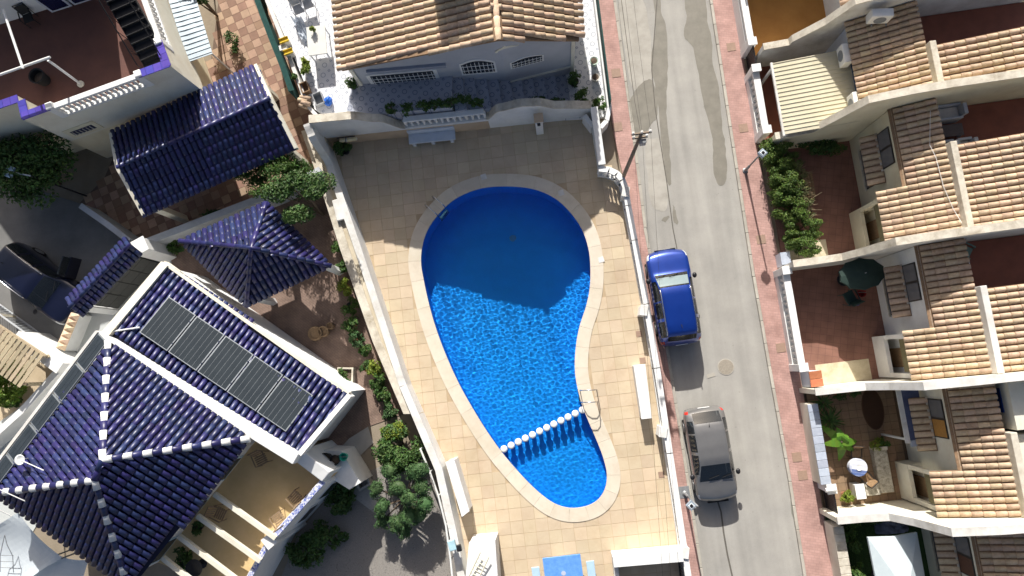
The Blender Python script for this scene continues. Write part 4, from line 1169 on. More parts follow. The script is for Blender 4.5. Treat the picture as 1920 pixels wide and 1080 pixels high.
# string course along the foot of the wall
part('plinth_band', MB().wall(m_-inw*.03, b_-inw*.03, .06, 1.0, 1.12), PALE, r)
def barred_window(rt, px0, px1, arched, a, b, bars, inset=.03):
    """window measured at two photo corners (lower left, upper right) on wall a-b"""
    p, q = on_wall(*px0, a, b), on_wall(*px1, a, b)
    t = (Vector(b[:2])-Vector(a[:2])).normalized(); n = Vector((t.y, -t.x)); L = (q-p).to_2d().dot(t)
    def W(x, z, o): e = p.to_2d()+t*x+n*o; return Vector((e.x, e.y, z))
    z0, z1 = p.z, q.z
    arc = [(0, z0), (L, z0), (L, z1-.25*arched*(z1-z0))]
    if arched:
        for k in range(1, 8): x = L-L*k/8; arc.append((x, z1-.25*(z1-z0)+.25*(z1-z0)*math.sin(math.pi*k/8)))
    arc.append((0, z1-.25*arched*(z1-z0)))
    def ring(pts, o0, o1, grow):
        cx, cz = L/2, (z0+z1)/2
        return [W(cx+(x-cx)*(1+grow), cz+(z-cz)*(1+grow*1.6), o0) for x, z in pts], [W(cx+(x-cx)*(1+grow), cz+(z-cz)*(1+grow*1.6), o1) for x, z in pts]
    def solid(pts, o0, o1, grow):
        lo, hi = ring(pts, o0, o1, grow); k = len(pts); mb = MB()
        mb.add(lo+hi, [tuple(range(k-1, -1, -1)), tuple(range(k, 2*k))]+[(i, (i+1) % k, (i+1) % k+k, i+k) for i in range(k)]); return mb
    w_ = part('window', solid(arc, .0, .035, .1), WHITE, rt)
    part('pane', solid(arc, .036, .04, -.02), GLASSD, w_)
    for k in range(bars):
        x = L*(k+.5)/bars; part('bar', MB().bar(W(x, z0+.02, .08), W(x, z1-.06-.2*arched*(z1-z0)*abs(2*x/L-1), .08), .014, 5), WHITE, w_)
    for f in (.33, .66): part('bar', MB().bar(W(0, z0+(z1-z0)*f, .08), W(L, z0+(z1-z0)*f, .08), .014, 5), WHITE, w_)
    return w_
barred_window(r, (702,157), (812,131), 0, a_, m_, 14)
barred_window(r, (869,138), (924,110), 1, a_, m_, 8)
barred_window(r, (960,127), (1016,99), 1, m_, b_, 8)
# shutter box over the long window
p, q = on_wall(688, 133, a_, m_), on_wall(835, 117, a_, m_)
part('shutter_box', MB().wall(p.to_2d()-inw*.06, q.to_2d()-inw*.06, .14, p.z-.1, p.z+.12), M('grey_shutter_box', (.30, .33, .40), None, 3, .7), r)
# white relief of a leaping dolphin on the wall
p = on_wall(935, 92, a_, m_); t = (b_-m_).normalized(); n = Vector((t.y, -t.x))
shape = [(-.42, -.12), (-.30, -.02), (-.12, .08), (0, .2), (.06, .11), (.28, .08), (.45, -.02), (.62, -.04), (.5, -.1), (.2, -.06), (-.05, -.06), (-.28, -.14), (-.34, -.26), (-.42, -.22)]
lo = [Vector(((p.to_2d()+t*(x+.25)+n*.002).x, (p.to_2d()+t*(x+.25)+n*.002).y, p.z+z)) for x, z in shape]; hi = [v+Vector((n.x, n.y, 0))*.03 for v in lo]
k = len(lo); mb = MB()
tri = tessellate_polygon([[Vector((x, z, 0)) for x, z in shape]])
mb.add(lo+hi, [tuple(i+k for i in f) for f in tri]+[(i, (i+1) % k, (i+1) % k+k, i+k) for i in range(k)])
part('wall_relief', mb, PALE, r)
# chimney: its shadow lies on the left slope
c = P(846, -10, 5.2); part('chimney', MB().box((c.x, c.y+.4, 5.6), (1.5, .8, 1.6), .05), PALE, r, bevel=.02)

# upper patio and stair down along the house
MOSW = bpy.data.materials.new('patterned_white_paving'); MOSW.use_nodes = True
nt = MOSW.node_tree; N = nt.nodes; L_ = nt.links; b = N['Principled BSDF']; b.inputs['Roughness'].default_value = .7
geo = N.new('ShaderNodeNewGeometry'); mp = N.new('ShaderNodeMapping'); mp.inputs['Scale'].default_value = (2.1, 2.1, 0); mp.inputs['Rotation'].default_value = (0, 0, .1)
L_.new(geo.outputs['Position'], mp.inputs['Vector'])
vo = N.new('ShaderNodeTexVoronoi'); vo.voronoi_dimensions = '2D'; vo.inputs['Randomness'].default_value = 0; vo.inputs['Scale'].default_value = 1
L_.new(mp.outputs[0], vo.inputs['Vector'])
wv = N.new('ShaderNodeMath'); wv.operation = 'PINGPONG'; wv.inputs[1].default_value = .21; L_.new(vo.outputs['Distance'], wv.inputs[0])
rp = N.new('ShaderNodeValToRGB'); e = rp.color_ramp.elements; e[0].position = .0; e[0].color = (.72, .72, .73, 1); e[1].position = .175; e[1].color = (.72, .72, .73, 1)
x = rp.color_ramp.elements.new(.185); x.color = (.30, .33, .40, 1)
L_.new(wv.outputs[0], rp.inputs[0]); L_.new(rp.outputs[0], b.inputs['Base Color'])
MOSW_SHADE = MOSW.copy(); MOSW_SHADE.name = 'patterned_paving_shaded'  # darker, bluer copy of the patio paving; the terrace's shade is in its colour
for n_ in MOSW_SHADE.node_tree.nodes:
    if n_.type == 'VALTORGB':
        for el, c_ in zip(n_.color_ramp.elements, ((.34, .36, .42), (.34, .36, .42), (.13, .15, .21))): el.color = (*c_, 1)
pat = [P(478, -120, ZP), P(505, 0, ZP), P(560, 128, ZP), P(590, 205, ZP), P(618, 222, ZP), P(648, 219, ZP), P(662, 150, ZP)]
pat = pat+[na.to_3d()+Vector((.2, 0, 0)), nw.to_2d().to_3d()]
top('house_terrace', MB().prism([p.to_2d() for p in (P(648, 219, ZP), P(848, 201, ZP), P(848, 140, ZP), P(662, 150, ZP))], -.02, ZP), MOSW_SHADE, kind='structure')
top('upper_patio', MB().prism([p.to_2d() for p in pat], -.02, ZP), MOSW, kind='structure')
fa, fb = P(848, 176, ZP), P(1066, 168, .35)
st = root('outdoor_stair', 'patterned stone steps descending along the grey house wall', 'stairs', (fa.x, fa.y, 0))
ns = 10
d = (fb-fa).to_2d()/ns; nn = Vector((-d.y, d.x)).normalized()
for k in range(ns):
    p = fa.to_2d()+d*k; z = ZP-(ZP-.3)*(k+1)/ns
    part('step', MB().prism([p-nn*.75, p+d-nn*.75, p+d+nn*.95, p+nn*.95], -.02, z), MOSW_SHADE, st)
top('side_path', MB().prism([P(1062,0), P(1108,-150), P(1090,-150), P(1118,0), P(1140,190), P(1138,215), P(1062,210)], -.02, .22) if False else MB().prism(pl((1066,-160),(1100,-160),(1112,0),(1140,190),(1140,222),(1060,226),(1060,100)), -.02, .24), MOSW, kind='structure')
# curved planter wall at the corner and the green screened fence along the pavement
cw = pl((1096,215),(1112,236),(1126,238),(1138,225),(1143,200),(1138,160),(1118,0),(1096,-170), z=.9)
r = root('garden_wall', 'white curved garden wall with green mesh screen beside the grey house path', 'wall', cw[3].to_2d().to_3d())
mb = MB()
for a, b in zip(cw, cw[1:]): mb.wall(a, b, .2, -.02, .85)
part('wall', mb, WHITE, r)
GMESH = M('green_shade_mesh', (.015, .075, .065), (.01, .05, .045), 5, .85)
mb = MB()
for a, b in zip(cw[4:], cw[5:]): mb.wall(a, b, .05, .852, 1.7)
part('mesh_screen', mb, GMESH, r)
def on(px, py, z): return P(px, py, z)
plant('shrub', 'bright green shrub in the curved planter at the grey house corner', on(1092,188,.24), (.38, .38, .4), .1, 500, .13, 3, LEAF)
plant('shrub', 'leafy shrub in the white curved planter by the pink pavement', on(1124,200,.24), (.34, .4, .35), .1, 420, .12, 4, LEAF)
plant('potted_plant', 'dark potted bush at the foot of the stairs by the grey house', on(1076,158,.24), (.3, .34, .45), .35, 420, .12, 5, LEAFD, pot=POTB, potr=.2)
plant('potted_plant', 'small potted bush at the upper end of the grey house wall', on(664,164,ZP), (.3, .3, .35), .2, 380, .11, 6, LEAFD, pot=POTB, potr=.15)
for k, (px, py) in enumerate(((735,206),(765,207),(795,203),(820,199),(848,196),(872,188),(895,195),(1010,194),(1045,195))):
    z = ZP if px < 860 else max(.4, ZP-(px-860)/200*1.9)
    plant('creeping_plant', ['dark creeper under the wall swoop on the lifebuoy side', 'dark creeper just past the wall swoop on the patio', 'dark creeper behind the lifebuoy end of the wall balusters', 'dark creeper behind the middle of the wall balusters',
          'dark creeper at the top step of the outdoor stair', 'dark creeper beside the second stair step behind the balusters', 'dark creeper beside the stair at the pier end of the balusters', 'dark creeper behind the white pier below the arched window',
          'dark creeper at the stair foot behind the low end of the wall'][k], on(px,py,z), (.36, .26, .3), .05, 300, .12, 20+k, LEAFD, group='creepers below the shaded wall', trunk=True)
# green pots with flowers along the path
for k, (px, py, nm) in enumerate(((1113,120,'pale green pot by the side path'),(1116,150,'grey pot by the side path near the planter'))):
    c = on(px, py, .24); rr = root('flower_pot', nm+' of the grey house', 'pot', c)
    part('pot', MB().lathe([(.13, 0), (.18, .3), (.2, .3), (.2, .36), (.16, .34), (0, .3)], c, 14), M('pale_green_pot', (.45, .58, .48), None, 4, .6) if k == 0 else POTW, rr)
    part('soil', MB().lathe([(.155, .342), (.0, .36)], c, 12), TRUNK, rr)
# things on the white patio
WIRE = M('white_wire', (.74, .75, .77), (.66, .67, .7), 5, .5)
SEATW = M('pale_seat_cushion', (.62, .60, .57), None, 4, .8)
def chair(label, c, rot, fm=WIRE, sm=SEATW, s=1.0, name='garden_chair', grp=None, slats=0, z0=None):
    c = Vector(c); r = root(name, label, 'chair', c, grp)
    X = Vector((math.cos(rot), math.sin(rot), 0)); Y = Vector((-X.y, X.x, 0))     # X = facing
    def B(x, y, z): return c+X*x*s+Y*y*s+Vector((0, 0, z*s))
    if slats:
        for k in range(slats):
            x = -.22+.46*(k+.5)/slats; part('seat_slat', MB().box(B(x, 0, .43), (.46/slats*s*.7, .5*s, .025*s), rot), sm, r)
        for k in range(slats):
            y = -.24+.48*(k+.5)/slats; part('back_slat', MB().slab([B(-.24, y-.03, .46), B(-.24, y+.03, .46), B(-.42, y+.03, .95), B(-.42, y-.03, .95)], .02), sm, r)
    else:
        part('seat', MB().box(B(0, 0, .42), (.46*s, .46*s, .05*s), rot), sm, r, bevel=.015)
        part('backrest', MB().slab([B(-.22, -.23, .46), B(-.22, .23, .46), B(-.36, .23, .9), B(-.36, -.23, .9)], .03), sm, r)
    for y in (-1, 1):
        part('back_post', MB().bar(B(-.22, y*.25, 0), B(-.40, y*.25, .97), .018, 6), fm, r)
        part('leg', MB().bar(B(.22, y*.25, 0), B(.20, y*.25, .62), .018, 6), fm, r)
        part('armrest', MB().box(B(-.06, y*.26, .635), (.52*s, .05*s, .03*s), rot), fm, r)
    part('top_rail', MB().bar(B(-.40, -.25, .96), B(-.40, .25, .96), .018, 6), fm, r)
    return r
chair('white wire armchair at the patio table, the one on the yellow trays side', on(566,26,ZP), -1.2)
chair('white wire armchair at the patio table, the one on the tiled roof side', on(584,16,ZP), -1.25)
c = on(594, 76, ZP+.72)
r = root('patio_table', 'long pale patio table with a green plant on the white patterned patio', 'table', (c.x, c.y, ZP))
part('table_top', MB().box((c.x, c.y, ZP+.72), (.85, 1.35, .05), .12), M('pale_table', (.66, .65, .60), (.6, .59, .54), 3, .6), r, bevel=.015)
for sx in (-.36, .36):
    for sy in (-.6, .6): part('leg', MB().box((c.x+sx-sy*.12, c.y+sy+sx*.12, ZP+.35), (.05, .05, .7)), WIRE, r)
plant('potted_plant', 'small yellow-green plant standing on the pale patio table', on(589,57,ZP+.75), (.14, .14, .16), .1, 160, .08, 8, LEAFY, pot=POTW, potr=.07)
plant('potted_plant', 'round yellow-green bush in a pale pot by the patio clutter', on(578,134,ZP), (.32, .32, .3), .35, 620, .12, 9, LEAFY, pot=POTW, potr=.2)
plant('potted_plant', 'little green bush beside the round yellow-green bush', on(556,148,ZP), (.15, .15, .16), .2, 160, .09, 10, LEAF, pot=POT, potr=.1)
YEL = M('yellow_plastic', (.72, .52, .03), (.66, .46, .02), 3, .5)
for px, py, nm in ((533,76,'yellow plastic tray on the patio edge, the larger one'), (541,98,'yellow plastic tray on the patio edge by the white box')):
    c = on(px, py, ZP+.4); rr = root('plastic_tray', nm, 'tray', (c.x, c.y, ZP))
    part('base', MB().box((c.x, c.y, ZP+.42), (.42, .22, .04), .35), YEL, rr, bevel=.008)
    for s in (-1, 1): part('side', MB().box((c.x-s*.1*math.sin(.35), c.y+s*.1*math.cos(.35), ZP+.47), (.42, .02, .08), .35), YEL, rr)
    part('stand', MB().box((c.x, c.y, ZP+.2), (.36, .18, .39), .35), WHITE2, rr)
c = on(531, 90, ZP+.3); rr = root('storage_box', 'white plastic box between the two yellow trays', 'box', (c.x, c.y, ZP))
part('body', MB().box((c.x, c.y, ZP+.17), (.3, .22, .34), .3), WHITE2, rr, bevel=.02); part('lid', MB().box((c.x, c.y, ZP+.355), (.33, .25, .03), .3), WHITE, rr, bevel=.01)
c = on(552, 50, ZP+.3); mb = MB()
rs = random.Random(2); rr = root('plastic_sheet', 'crumpled translucent plastic sheet lying on the white patio', 'sheet', (c.x, c.y, ZP))
gx = 9
pts = [[Vector((c.x-.25+.5*i/gx+.06*j, c.y+.55-1.1*j/gx, ZP+.05+rs.uniform(0, .22))) for i in range(gx+1)] for j in range(gx+1)]
for j in range(gx):
    for i in range(gx): mb.quad(pts[j][i], pts[j][i+1], pts[j+1][i+1], pts[j+1][i])
part('sheet', mb, M('pale_plastic', (.62, .68, .76), None, 4, .3, trans=.4), rr, smooth=True)
# clutter at the patio's lower corner
r = root('tile_stack', 'stack of spare buff roof tiles in the patio corner', 'tile stack', on(573,190,ZP))
tm = tile_mesh(.26, .42, TERRA)
for k in range(7):
    p = on(571+rnd.uniform(-4, 4), 184+(k % 4)*5, ZP+.05+.07*(k//2))
    inst('roof_tile', tm, frame(Vector((.3, .95, 0)).normalized(), Vector((.95, -.3, 0)).normalized(), Vector((0, 0, 1)), p), r)
for px, py, s, mt, nm, nm2 in ((572,165,.34,WOOD,'wooden_crate','brown wooden crate among the patio clutter'), (598,186,.4,M('grey_board', (.35, .36, .37), None, 4, .7),'plywood_sheet','grey board leaning in the patio corner')):
    c = on(px, py, ZP+.2); rr = root(nm, nm2, nm.split('_')[1], (c.x, c.y, ZP))
    part('base', MB().box((c.x, c.y, ZP+.02), (s, s*1.4, .04), .4), mt, rr)
    for sg in (-1, 1):
        part('side', MB().box((c.x+sg*s*.48*math.cos(.4), c.y+sg*s*.48*math.sin(.4), ZP+.17), (.03, s*1.4, .3), .4), mt, rr)
        part('end', MB().box((c.x-sg*s*.68*math.sin(.4), c.y+sg*s*.68*math.cos(.4), ZP+.17), (s*.9, .03, .3), .4), mt, rr)
c = on(615, 189, ZP+.2); rr = root('plastic_bag', 'bright blue plastic bag on the patio', 'bag', (c.x, c.y, ZP))
mb = MB().ball((c.x, c.y, ZP+.17), .2, 3, (.9, 1.1, .85))
for v in mb.v: v += Vector((rnd.uniform(-.02, .02), rnd.uniform(-.02, .02), rnd.uniform(-.02, .02)))
part('bag', mb, M('blue_plastic', (.02, .13, .55), None, 5, .35), rr); part('knot', MB().lathe([(.02, 0), (.05, .04), (.02, .08), (.06, .14)], (c.x, c.y, ZP+.32), 8), M('blue_plastic_knot', (.03, .16, .6), None, 5, .35), rr)
# white wall and green shade net between lane and patio
gl_ = pl((478,-120),(500,0),(530,75),(547,120),(564,165),(574,195),(598,222), z=2.4)
r = root('garden_wall', 'white wall bounding the upper patio beside the green shade net', 'wall', gl_[3].to_2d().to_3d())
mb = MB()
for a, b in zip(gl_, gl_[1:]): mb.wall(a, b, .16, -.02, 2.4)
part('wall', mb, WHITE2, r)
gn = pl((458,-120),(480,0),(508,75),(530,130),(546,175), z=2.5)
mb = MB()
for a, b in zip(gn, gn[1:]):
    mb.slab([Vector((a.x, a.y, 2.75)), Vector((b.x, b.y, 2.75)), Vector((b.x+.26, b.y, 2.85)), Vector((a.x+.26, a.y, 2.85))], .03); mb.wall(a, b, .05, 1.2, 2.74)
top('shade_net', mb, GMESH, 'dark green shade net hung along the checkered lane', 'shade net')
plant('potted_plant', 'tall dark potted plant under the lifebuoy in the shaded deck corner', on(650,285,.0), (.42, .35, .45), .35, 620, .16, 12, LEAFD, pot=POTB, potr=.2)
# ------------------------------------------------------------------ villa with navy glazed roofs
VW = M('villa_white_render', (.80, .80, .79), (.70, .71, .71), .8, .75, .15, 30)
def on_slope(px, py, poly, lift=0.0):
    """where the sight line of a photo pixel meets a sloping plane lifted along its normal"""
    a, b, c = (Vector(p) for p in poly[:3]); n = (b-a).cross(c-a).normalized()
    if n.z < 0: n = -n
    d = RCAM @ Vector(((px-960)/F_PX, -(py-540)/F_PX, -1)); o = Vector((0, 0, CAM_H))
    t = n.dot(a+n*lift-o)/n.dot(d); return o+d*t, n
ZE = 4.3
T_, R_, B_, L_c = P(205,640,ZE), P(470,822,ZE), P(245,1105,ZE), P(-12,925,ZE)
a1, a2 = P(194,862,5.5), P(180,900,5.5)
v = root('villa', 'white villa with navy hipped roof, striped hips and solar panelled wing', 'house', ((T_+B_)/2).to_2d().to_3d())
ctr = (T_+R_+B_+L_c)/4
ins_ = [(p+(ctr-p).normalized()*.5).to_2d() for p in (T_, R_, B_, L_c)]
part('walls', MB().prism(ins_, -.02, ZE-.08), VW, v)
for poly in ([T_, R_, a1], [R_, B_, a2, a1], [B_, L_c, a2], [L_c, T_, a1, a2]):
    slope(v, 'roof', poly, .27, .40, NAVY, NAVY_PAN, .1, cap=600)
WT = M('white_hip_tile', (.78, .78, .76), (.66, .66, .64), 5, .6)
for a, b in ((a1, T_), (a1, R_), (a2, B_), (a2, L_c)): ridge(v, a, b, [WT, NAVY], .36, .15, 'hip_tile', .07)
ridge(v, a1, a2, [NAVY], .36, .15, 'hip_tile', .07)
# wing
w1, w2, w3, w4 = P(310,493,3.2), P(655,738,3.2), P(562,848,3.85), P(200,625,3.85)
wc = (w1+w2+w3+w4)/4
part('wing_walls', MB().prism([(p+(wc-p).normalized()*.25).to_2d() for p in (w1, w2, w3, w4)], -.02, 3.05), VW, v)
wing = slope(v, 'roof', [w1, w2, w3, w4], .262, .44, NAVY, NAVY_PAN, .1, cap=900)
def edge(a, b, t, z0, z1, nm, m_=WHITE, side=0): return part(nm, MB().wall(a, b, t, z0, z1, side), m_, v)
e_ = Vector((0, 0, 0))
part('verge', MB().wall(w1, w2, .14, 3.0, 3.34, 0), PALE, v)
part('verge', MB().wall(w1, w4, .34, (2.9, 3.5), (3.42, 4.1), .6), PALE, v)
part('verge', MB().wall(w2, w3, .2, (2.9, 3.5), (3.42, 4.1), .8), WHITE, v)
dv = (w3-w4).to_2d().normalized()
part('parapet', MB().wall(w4.to_2d()-dv*.1, w3.to_2d()+dv*.1, .46, 3.3, 4.22, -.9), WHITE, v, bevel=.03)
tc = P(612, 894, 3.35)
pe = P(556, 852, 3.75)
part('parapet', MB().wall(pe, tc, .5, -.02, (3.75, 3.4)), WHITE, v, bevel=.03)
# solar panels
SOL = M('solar_cell', (.032, .040, .046), (.026, .033, .039), 2, .16, spec=.6)
SFR = M('panel_frame', (.42, .45, .47), None, 5, .35, metal=.6)
wp = [w1, w2, w3]
c00, nrm = on_slope(315, 555, wp, .13); c10, _ = on_slope(588, 742, wp, .13); c11, _ = on_slope(537, 810, wp, .13); c01, _ = on_slope(260, 622, wp, .13)
def sp(s, t): return (c00*(1-s)+c10*s)*(1-t)+(c01*(1-s)+c11*s)*t
names = ['solar panel at the gate end of the row on the navy wing roof', 'second solar panel of the row counted from the gate', 'middle solar panel of the row on the navy wing roof',
         'fourth solar panel of the row counted from the gate', 'solar panel at the terrace end of the row on the navy wing roof']
for k in range(5):
    s0, s1 = k/5+.004, (k+1)/5-.004
    r = part('solar_panel', MB().slab([sp(s0, 0), sp(s1, 0), sp(s1, 1), sp(s0, 1)], .045), SFR, v)
    for i in range(6):
        x0, x1 = s0+(s1-s0)*(.03+.94*i/6)+.001, s0+(s1-s0)*(.03+.94*(i+1)/6)-.001
        up = nrm*.006; part('cell_strip', MB().slab([sp(x0, .02)+up, sp(x1, .02)+up, sp(x1, .98)+up, sp(x0, .98)+up], .004), SOL, r)
    for t in (.2, .8):
        part('clamp', MB().box(sp(s1, t)+nrm*.01, (.06, .06, .04), .6), STEEL, r)
    for s, t in ((s0+.02, .1), (s1-.02, .9)): part('foot', MB().bar(sp(s, t)-nrm*.05, sp(s, t)-nrm*.17, .02, 6), STEEL, r)
a, b = P(207, 622, 3.95), P(262, 614, 3.9)
part('conduit', MB().bar(a, b, .035, 8), WHITE, v)
# row of dark panels with silver frames along the gate-side eave
ed = (L_c-T_).to_2d(); ln = ed.length; ed = ed/ln; no = Vector((ed.y, -ed.x))
if no.dot((T_-ctr).to_2d()) < 0: no = -no
for k in range(5):
    p, q = T_.to_2d()+ed*(ln*(k*.2+.004)), T_.to_2d()+ed*(ln*((k+1)*.2-.004))
    r = root('solar_collector', ['dark framed collector at the white wing end of the villa eave', 'second dark collector along the villa eave from the white wing', 'middle dark collector along the villa eave above the courtyard strip',
              'dark collector on the villa eave next to the satellite dish', 'dark collector at the sail corner end of the villa eave'][k], 'solar collector', (p.x, p.y, ZE-.2), 'collectors along the villa eave')
    zz = (ZE-.02, ZE+.16)
    cs = [Vector((*(p-no*.02), zz[1])), Vector((*(q-no*.02), zz[1])), Vector((*(q+no*.62), zz[0])), Vector((*(p+no*.62), zz[0]))]
    part('frame', MB().slab(cs, .06), SFR, r)
    c_ = sum(cs, Vector())/4
    for i in range(3):
        f0, f1 = .05+.9*i/3+.01, .05+.9*(i+1)/3-.01
        q4 = [cs[0].lerp(cs[3], f0).lerp(cs[1].lerp(cs[2], f0), .03), cs[0].lerp(cs[3], f0).lerp(cs[1].lerp(cs[2], f0), .97),
              cs[0].lerp(cs[3], f1).lerp(cs[1].lerp(cs[2], f1), .97), cs[0].lerp(cs[3], f1).lerp(cs[1].lerp(cs[2], f1), .03)]
        part('glass', MB().slab([x+Vector((0, 0, .008)) for x in q4], .006), SOL, r)
part('gutter', MB().wall(T_.to_2d()+no*.7, L_c.to_2d()+no*.7, .12, ZE-.2, ZE+.02), WHITE2, v)
# roof terrace
ZF = 2.4
OCH = M('ochre_terrace_floor', (.66, .48, .25), (.57, .41, .20), 1.2, .8, .2, 30, detail=8)

CHK = brick_mat('blue_white_checker', (.75, .76, .78), (.06, .10, .42), (.7, .7, .7), .065, .065, .6, .001, 0, .5, .05)
sa, sb = P(606,902,3.3), P(512,1008,3.3); sc_, sd_ = P(500,1020,3.1), P(440,1130,3.1)
part('terrace_floor', MB().prism([ins_[1], pe.to_2d(), tc.to_2d(), sa.to_2d(), sb.to_2d(), sc_.to_2d(), sd_.to_2d(), ins_[2]], -.02, ZF), OCH, v)
shelf = pl((578,842),(640,846),(676,905),(655,918),(620,896), z=1.9)
part('service_shelf', MB().prism(shelf, -.02, 1.9), WHITE, v)
for (p, q, z) in ((sa, sb, 3.25), (sc_, sd_, 2.95)):
    part('parapet', MB().wall(p, q, .26, -.02, z), VW, v); part('parapet_cap', MB().wall(p, q, .2, z+.002, z+.05), CHK, v)
part('parapet', MB().wall(sb, sc_, .5, -.02, 3.3), WHITE, v)
q1 = P(518, 1005, 3.3); 
# house wall openings onto the terrace
h1, h2 = ins_[1], ins_[2]
hd = (Vector(h2)-Vector(h1)).normalized(); hn = Vector((-hd.y, hd.x))
if hn.dot(Vector(h1)-ctr.to_2d()) < 0: hn = -hn
for s, m_ in ((1.0, GLASSD), (3.2, GLASSD), (5.2, GLASSD)):
    p = Vector(h1)+hd*s; w_ = part('window', MB().wall(p+hn*.0, p+hd*1.3, .06, 2.5, 3.9, 0), M('pale_blue_frame', (.45, .62, .74), None, 4, .5), v)
    part('pane', MB().wall(p+hd*.1+hn*.034, p+hd*1.2+hn*.034, .02, 2.6, 3.8), m_, w_)
for k, (p, q) in enumerate((((400,927),(516,1010)), ((368,968),(487,1053)), ((333,1006),(452,1096)), ((303,1047),(420,1140)))):
    a, b = P(*p, 3.75), P(*q, 3.45); d = (b-a).normalized()
    n_ = Vector((-d.y, d.x, 0)).normalized()*.085
    part('pergola_beam', MB().slab([a-n_, b-n_, b+n_, a+n_], .2), PALE, v)
p, q = on_wall(590, 946, sa, sb), on_wall(566, 984, sa, sb)
n_ = (sb-sa).to_2d().normalized(); n_ = Vector((-n_.y, n_.x)); n_ = n_ if n_.dot(sa.to_2d()-ctr.to_2d()) > 0 else -n_
off = n_*.15
w_ = part('window', MB().wall(p.to_2d()*1+n_*.0, q.to_2d(), .06, .95, 1.9, 0), SMOKE, v)
for s in (.25, .7):
    e = sa.to_2d().lerp(sb.to_2d(), s)+n_*.13
    w_ = part('window', MB().wall(e-(sb-sa).to_2d().normalized()*.5, e+(sb-sa).to_2d().normalized()*.5, .06, .9, 2.0), M('white_frame', (.7, .72, .75), None, 4, .5), v)
    part('pane', MB().wall(e-(sb-sa).to_2d().normalized()*.42+n_*.034, e+(sb-sa).to_2d().normalized()*.42+n_*.034, .015, 1.0, 1.9), GLASSD, w_)
TEAK = M('grey_teak', (.30, .21, .13), (.22, .15, .09), 14, .8)
for (px, py, rot, nm) in ((490,862,-1.1,'slatted wooden chair on the terrace close to the navy hip and parapet'), (553,932,2.4,'slatted wooden chair in the sunny terrace corner by the checkered parapet'),
                          (522,971,2.2,'slatted wooden chair at the beam end of the checkered parapet'), (413,963,-.4,'slatted wooden chair under the pergola beams by the house wall')):
    chair(nm, P(px, py, ZF+.4)-Vector((0, 0, .4)), rot, TEAK, TEAK, .95, 'wooden_chair', None, 5)
plant('potted_plant', 'leafy potted plant under the pergola beams by the villa wall', P(352,1046,ZF), (.45, .5, .4), .2, 500, .16, 41, LEAFD, pot=POTB, potr=.22)
plant('potted_plant', 'potted plant between two pergola beams of the villa terrace', P(378,985,ZF), (.3, .3, .3), .2, 300, .13, 42, LEAFD, pot=POTB, potr=.18)
c = P(345, 1040, ZF+.6); r = root('round_table', 'small dark round table under the pergola beams', 'table', (c.x+.5, c.y-.5, ZF))
c = Vector((c.x+.5, c.y-.5, ZF)); part('table_top', MB().lathe([(.34, .66), (.36, .68), (.36, .7), (0, .7)], c, 20), DARKM, r); part('stem', MB().lathe([(.2, 0), (.04, .05), (.04, .66)], c, 10), DARKM, r)
# satellite dish and aerials over the far corner of the roof
c = P(40, 862, 4.9); r = root('satellite_dish', 'white satellite dish on the villa eave above the courtyard', 'satellite dish', c)
part('dish', MB().lathe([(.0, 0), (.1, .015), (.17, .045), (.21, .08), (.215, .09), (.16, .055), (0, .025)], c, 18), WHITE, r, smooth=True)
part('arm', MB().bar(c+Vector((0, 0, .05)), P(82, 882, 5.1), .018, 6), WHITE, r); part('mast', MB().bar(c-Vector((0, 0, .7)), c, .03, 8), GREYM, r)
for k, (p, q) in enumerate((((-30,905),(48,940)), ((-30,942),(22,968)))):
    top('aerial_mast', MB().bar(P(*p, 5.2), P(*q, 4.6), .02, 6), WHITE, ['thin white aerial mast across the villa hip', 'thin white aerial mast reaching the shade sail'][k], 'aerial')

# ------------------------------------------------------------------ gazebo
ZG = 2.55
g1, g2, g3, g4 = P(338,452,ZG), P(500,380,ZG), P(622,499,ZG), P(463,575,ZG); ga = P(472,465,3.5)
g = root('gazebo', 'navy tiled pyramid gazebo with white columns beside the potted plants', 'gazebo', ((g1+g3)/2).to_2d().to_3d())
for poly in ([g1, g2, ga], [g2, g3, ga], [g3, g4, ga], [g4, g1, ga]): slope(g, 'roof', poly, .25, .40, NAVY, NAVY_PAN, .07, cap=330)
for q in (g1, g2, g3, g4):
    ridge(g, ga, q, [NAVY], .38, .11, 'hip_tile', .05)
    m_ = q+((ga-q).to_2d().normalized()*.45).to_3d()
    part('column', MB().box((m_.x, m_.y, 1.24), (.26, .26, 2.5), .55), WHITE, g, bevel=.015)
for a, b in ((g1, g2), (g2, g3), (g3, g4), (g4, g1)):
    gc = (g1+g3)/2; ia, ib = a.lerp(gc, .13), b.lerp(gc, .13)
    part('beam', MB().wall(ia, ib, .14, 2.3, 2.48), WHITE, g)
for q in ((447,441),(457,447)):
    p, n_ = on_slope(*q, [g1, g2, ga], .05); part('roof_vent', MB().box(p, (.2, .1, .1), .3), NAVY, g)

# ------------------------------------------------------------------ carport with navy roof
k1, k2 = P(221,314,3.3), P(508,184,3.3); kn1, kn2 = P(209,250,2.85), P(480,122,2.85); ks1, ks2 = P(271,404,2.75), P(556,279,2.75)
cp = root('carport', 'gabled carport with glossy navy tile roof and white verges over checkered paving', 'carport', ((k1+k2)/2).to_2d().to_3d())
slope(cp, 'roof', [k1, k2, kn2, kn1], .25, .42, NAVY, NAVY_PAN, .08, cap=330)
slope(cp, 'roof', [k1, k2, ks2, ks1], .25, .42, NAVY, NAVY_PAN, .08, cap=330)
ridge(cp, k1, k2, [NAVY], .4, .12)
for e1, km, e2 in ((kn1, k1, ks1), (kn2, k2, ks2)):
    for a, b in ((e1, km), (km, e2)): part('verge', MB().wall(a, b, .14, (a.z-.14, b.z-.14), (a.z+.1, b.z+.1)), PALE, cp)
kc = (k1+k2)/2
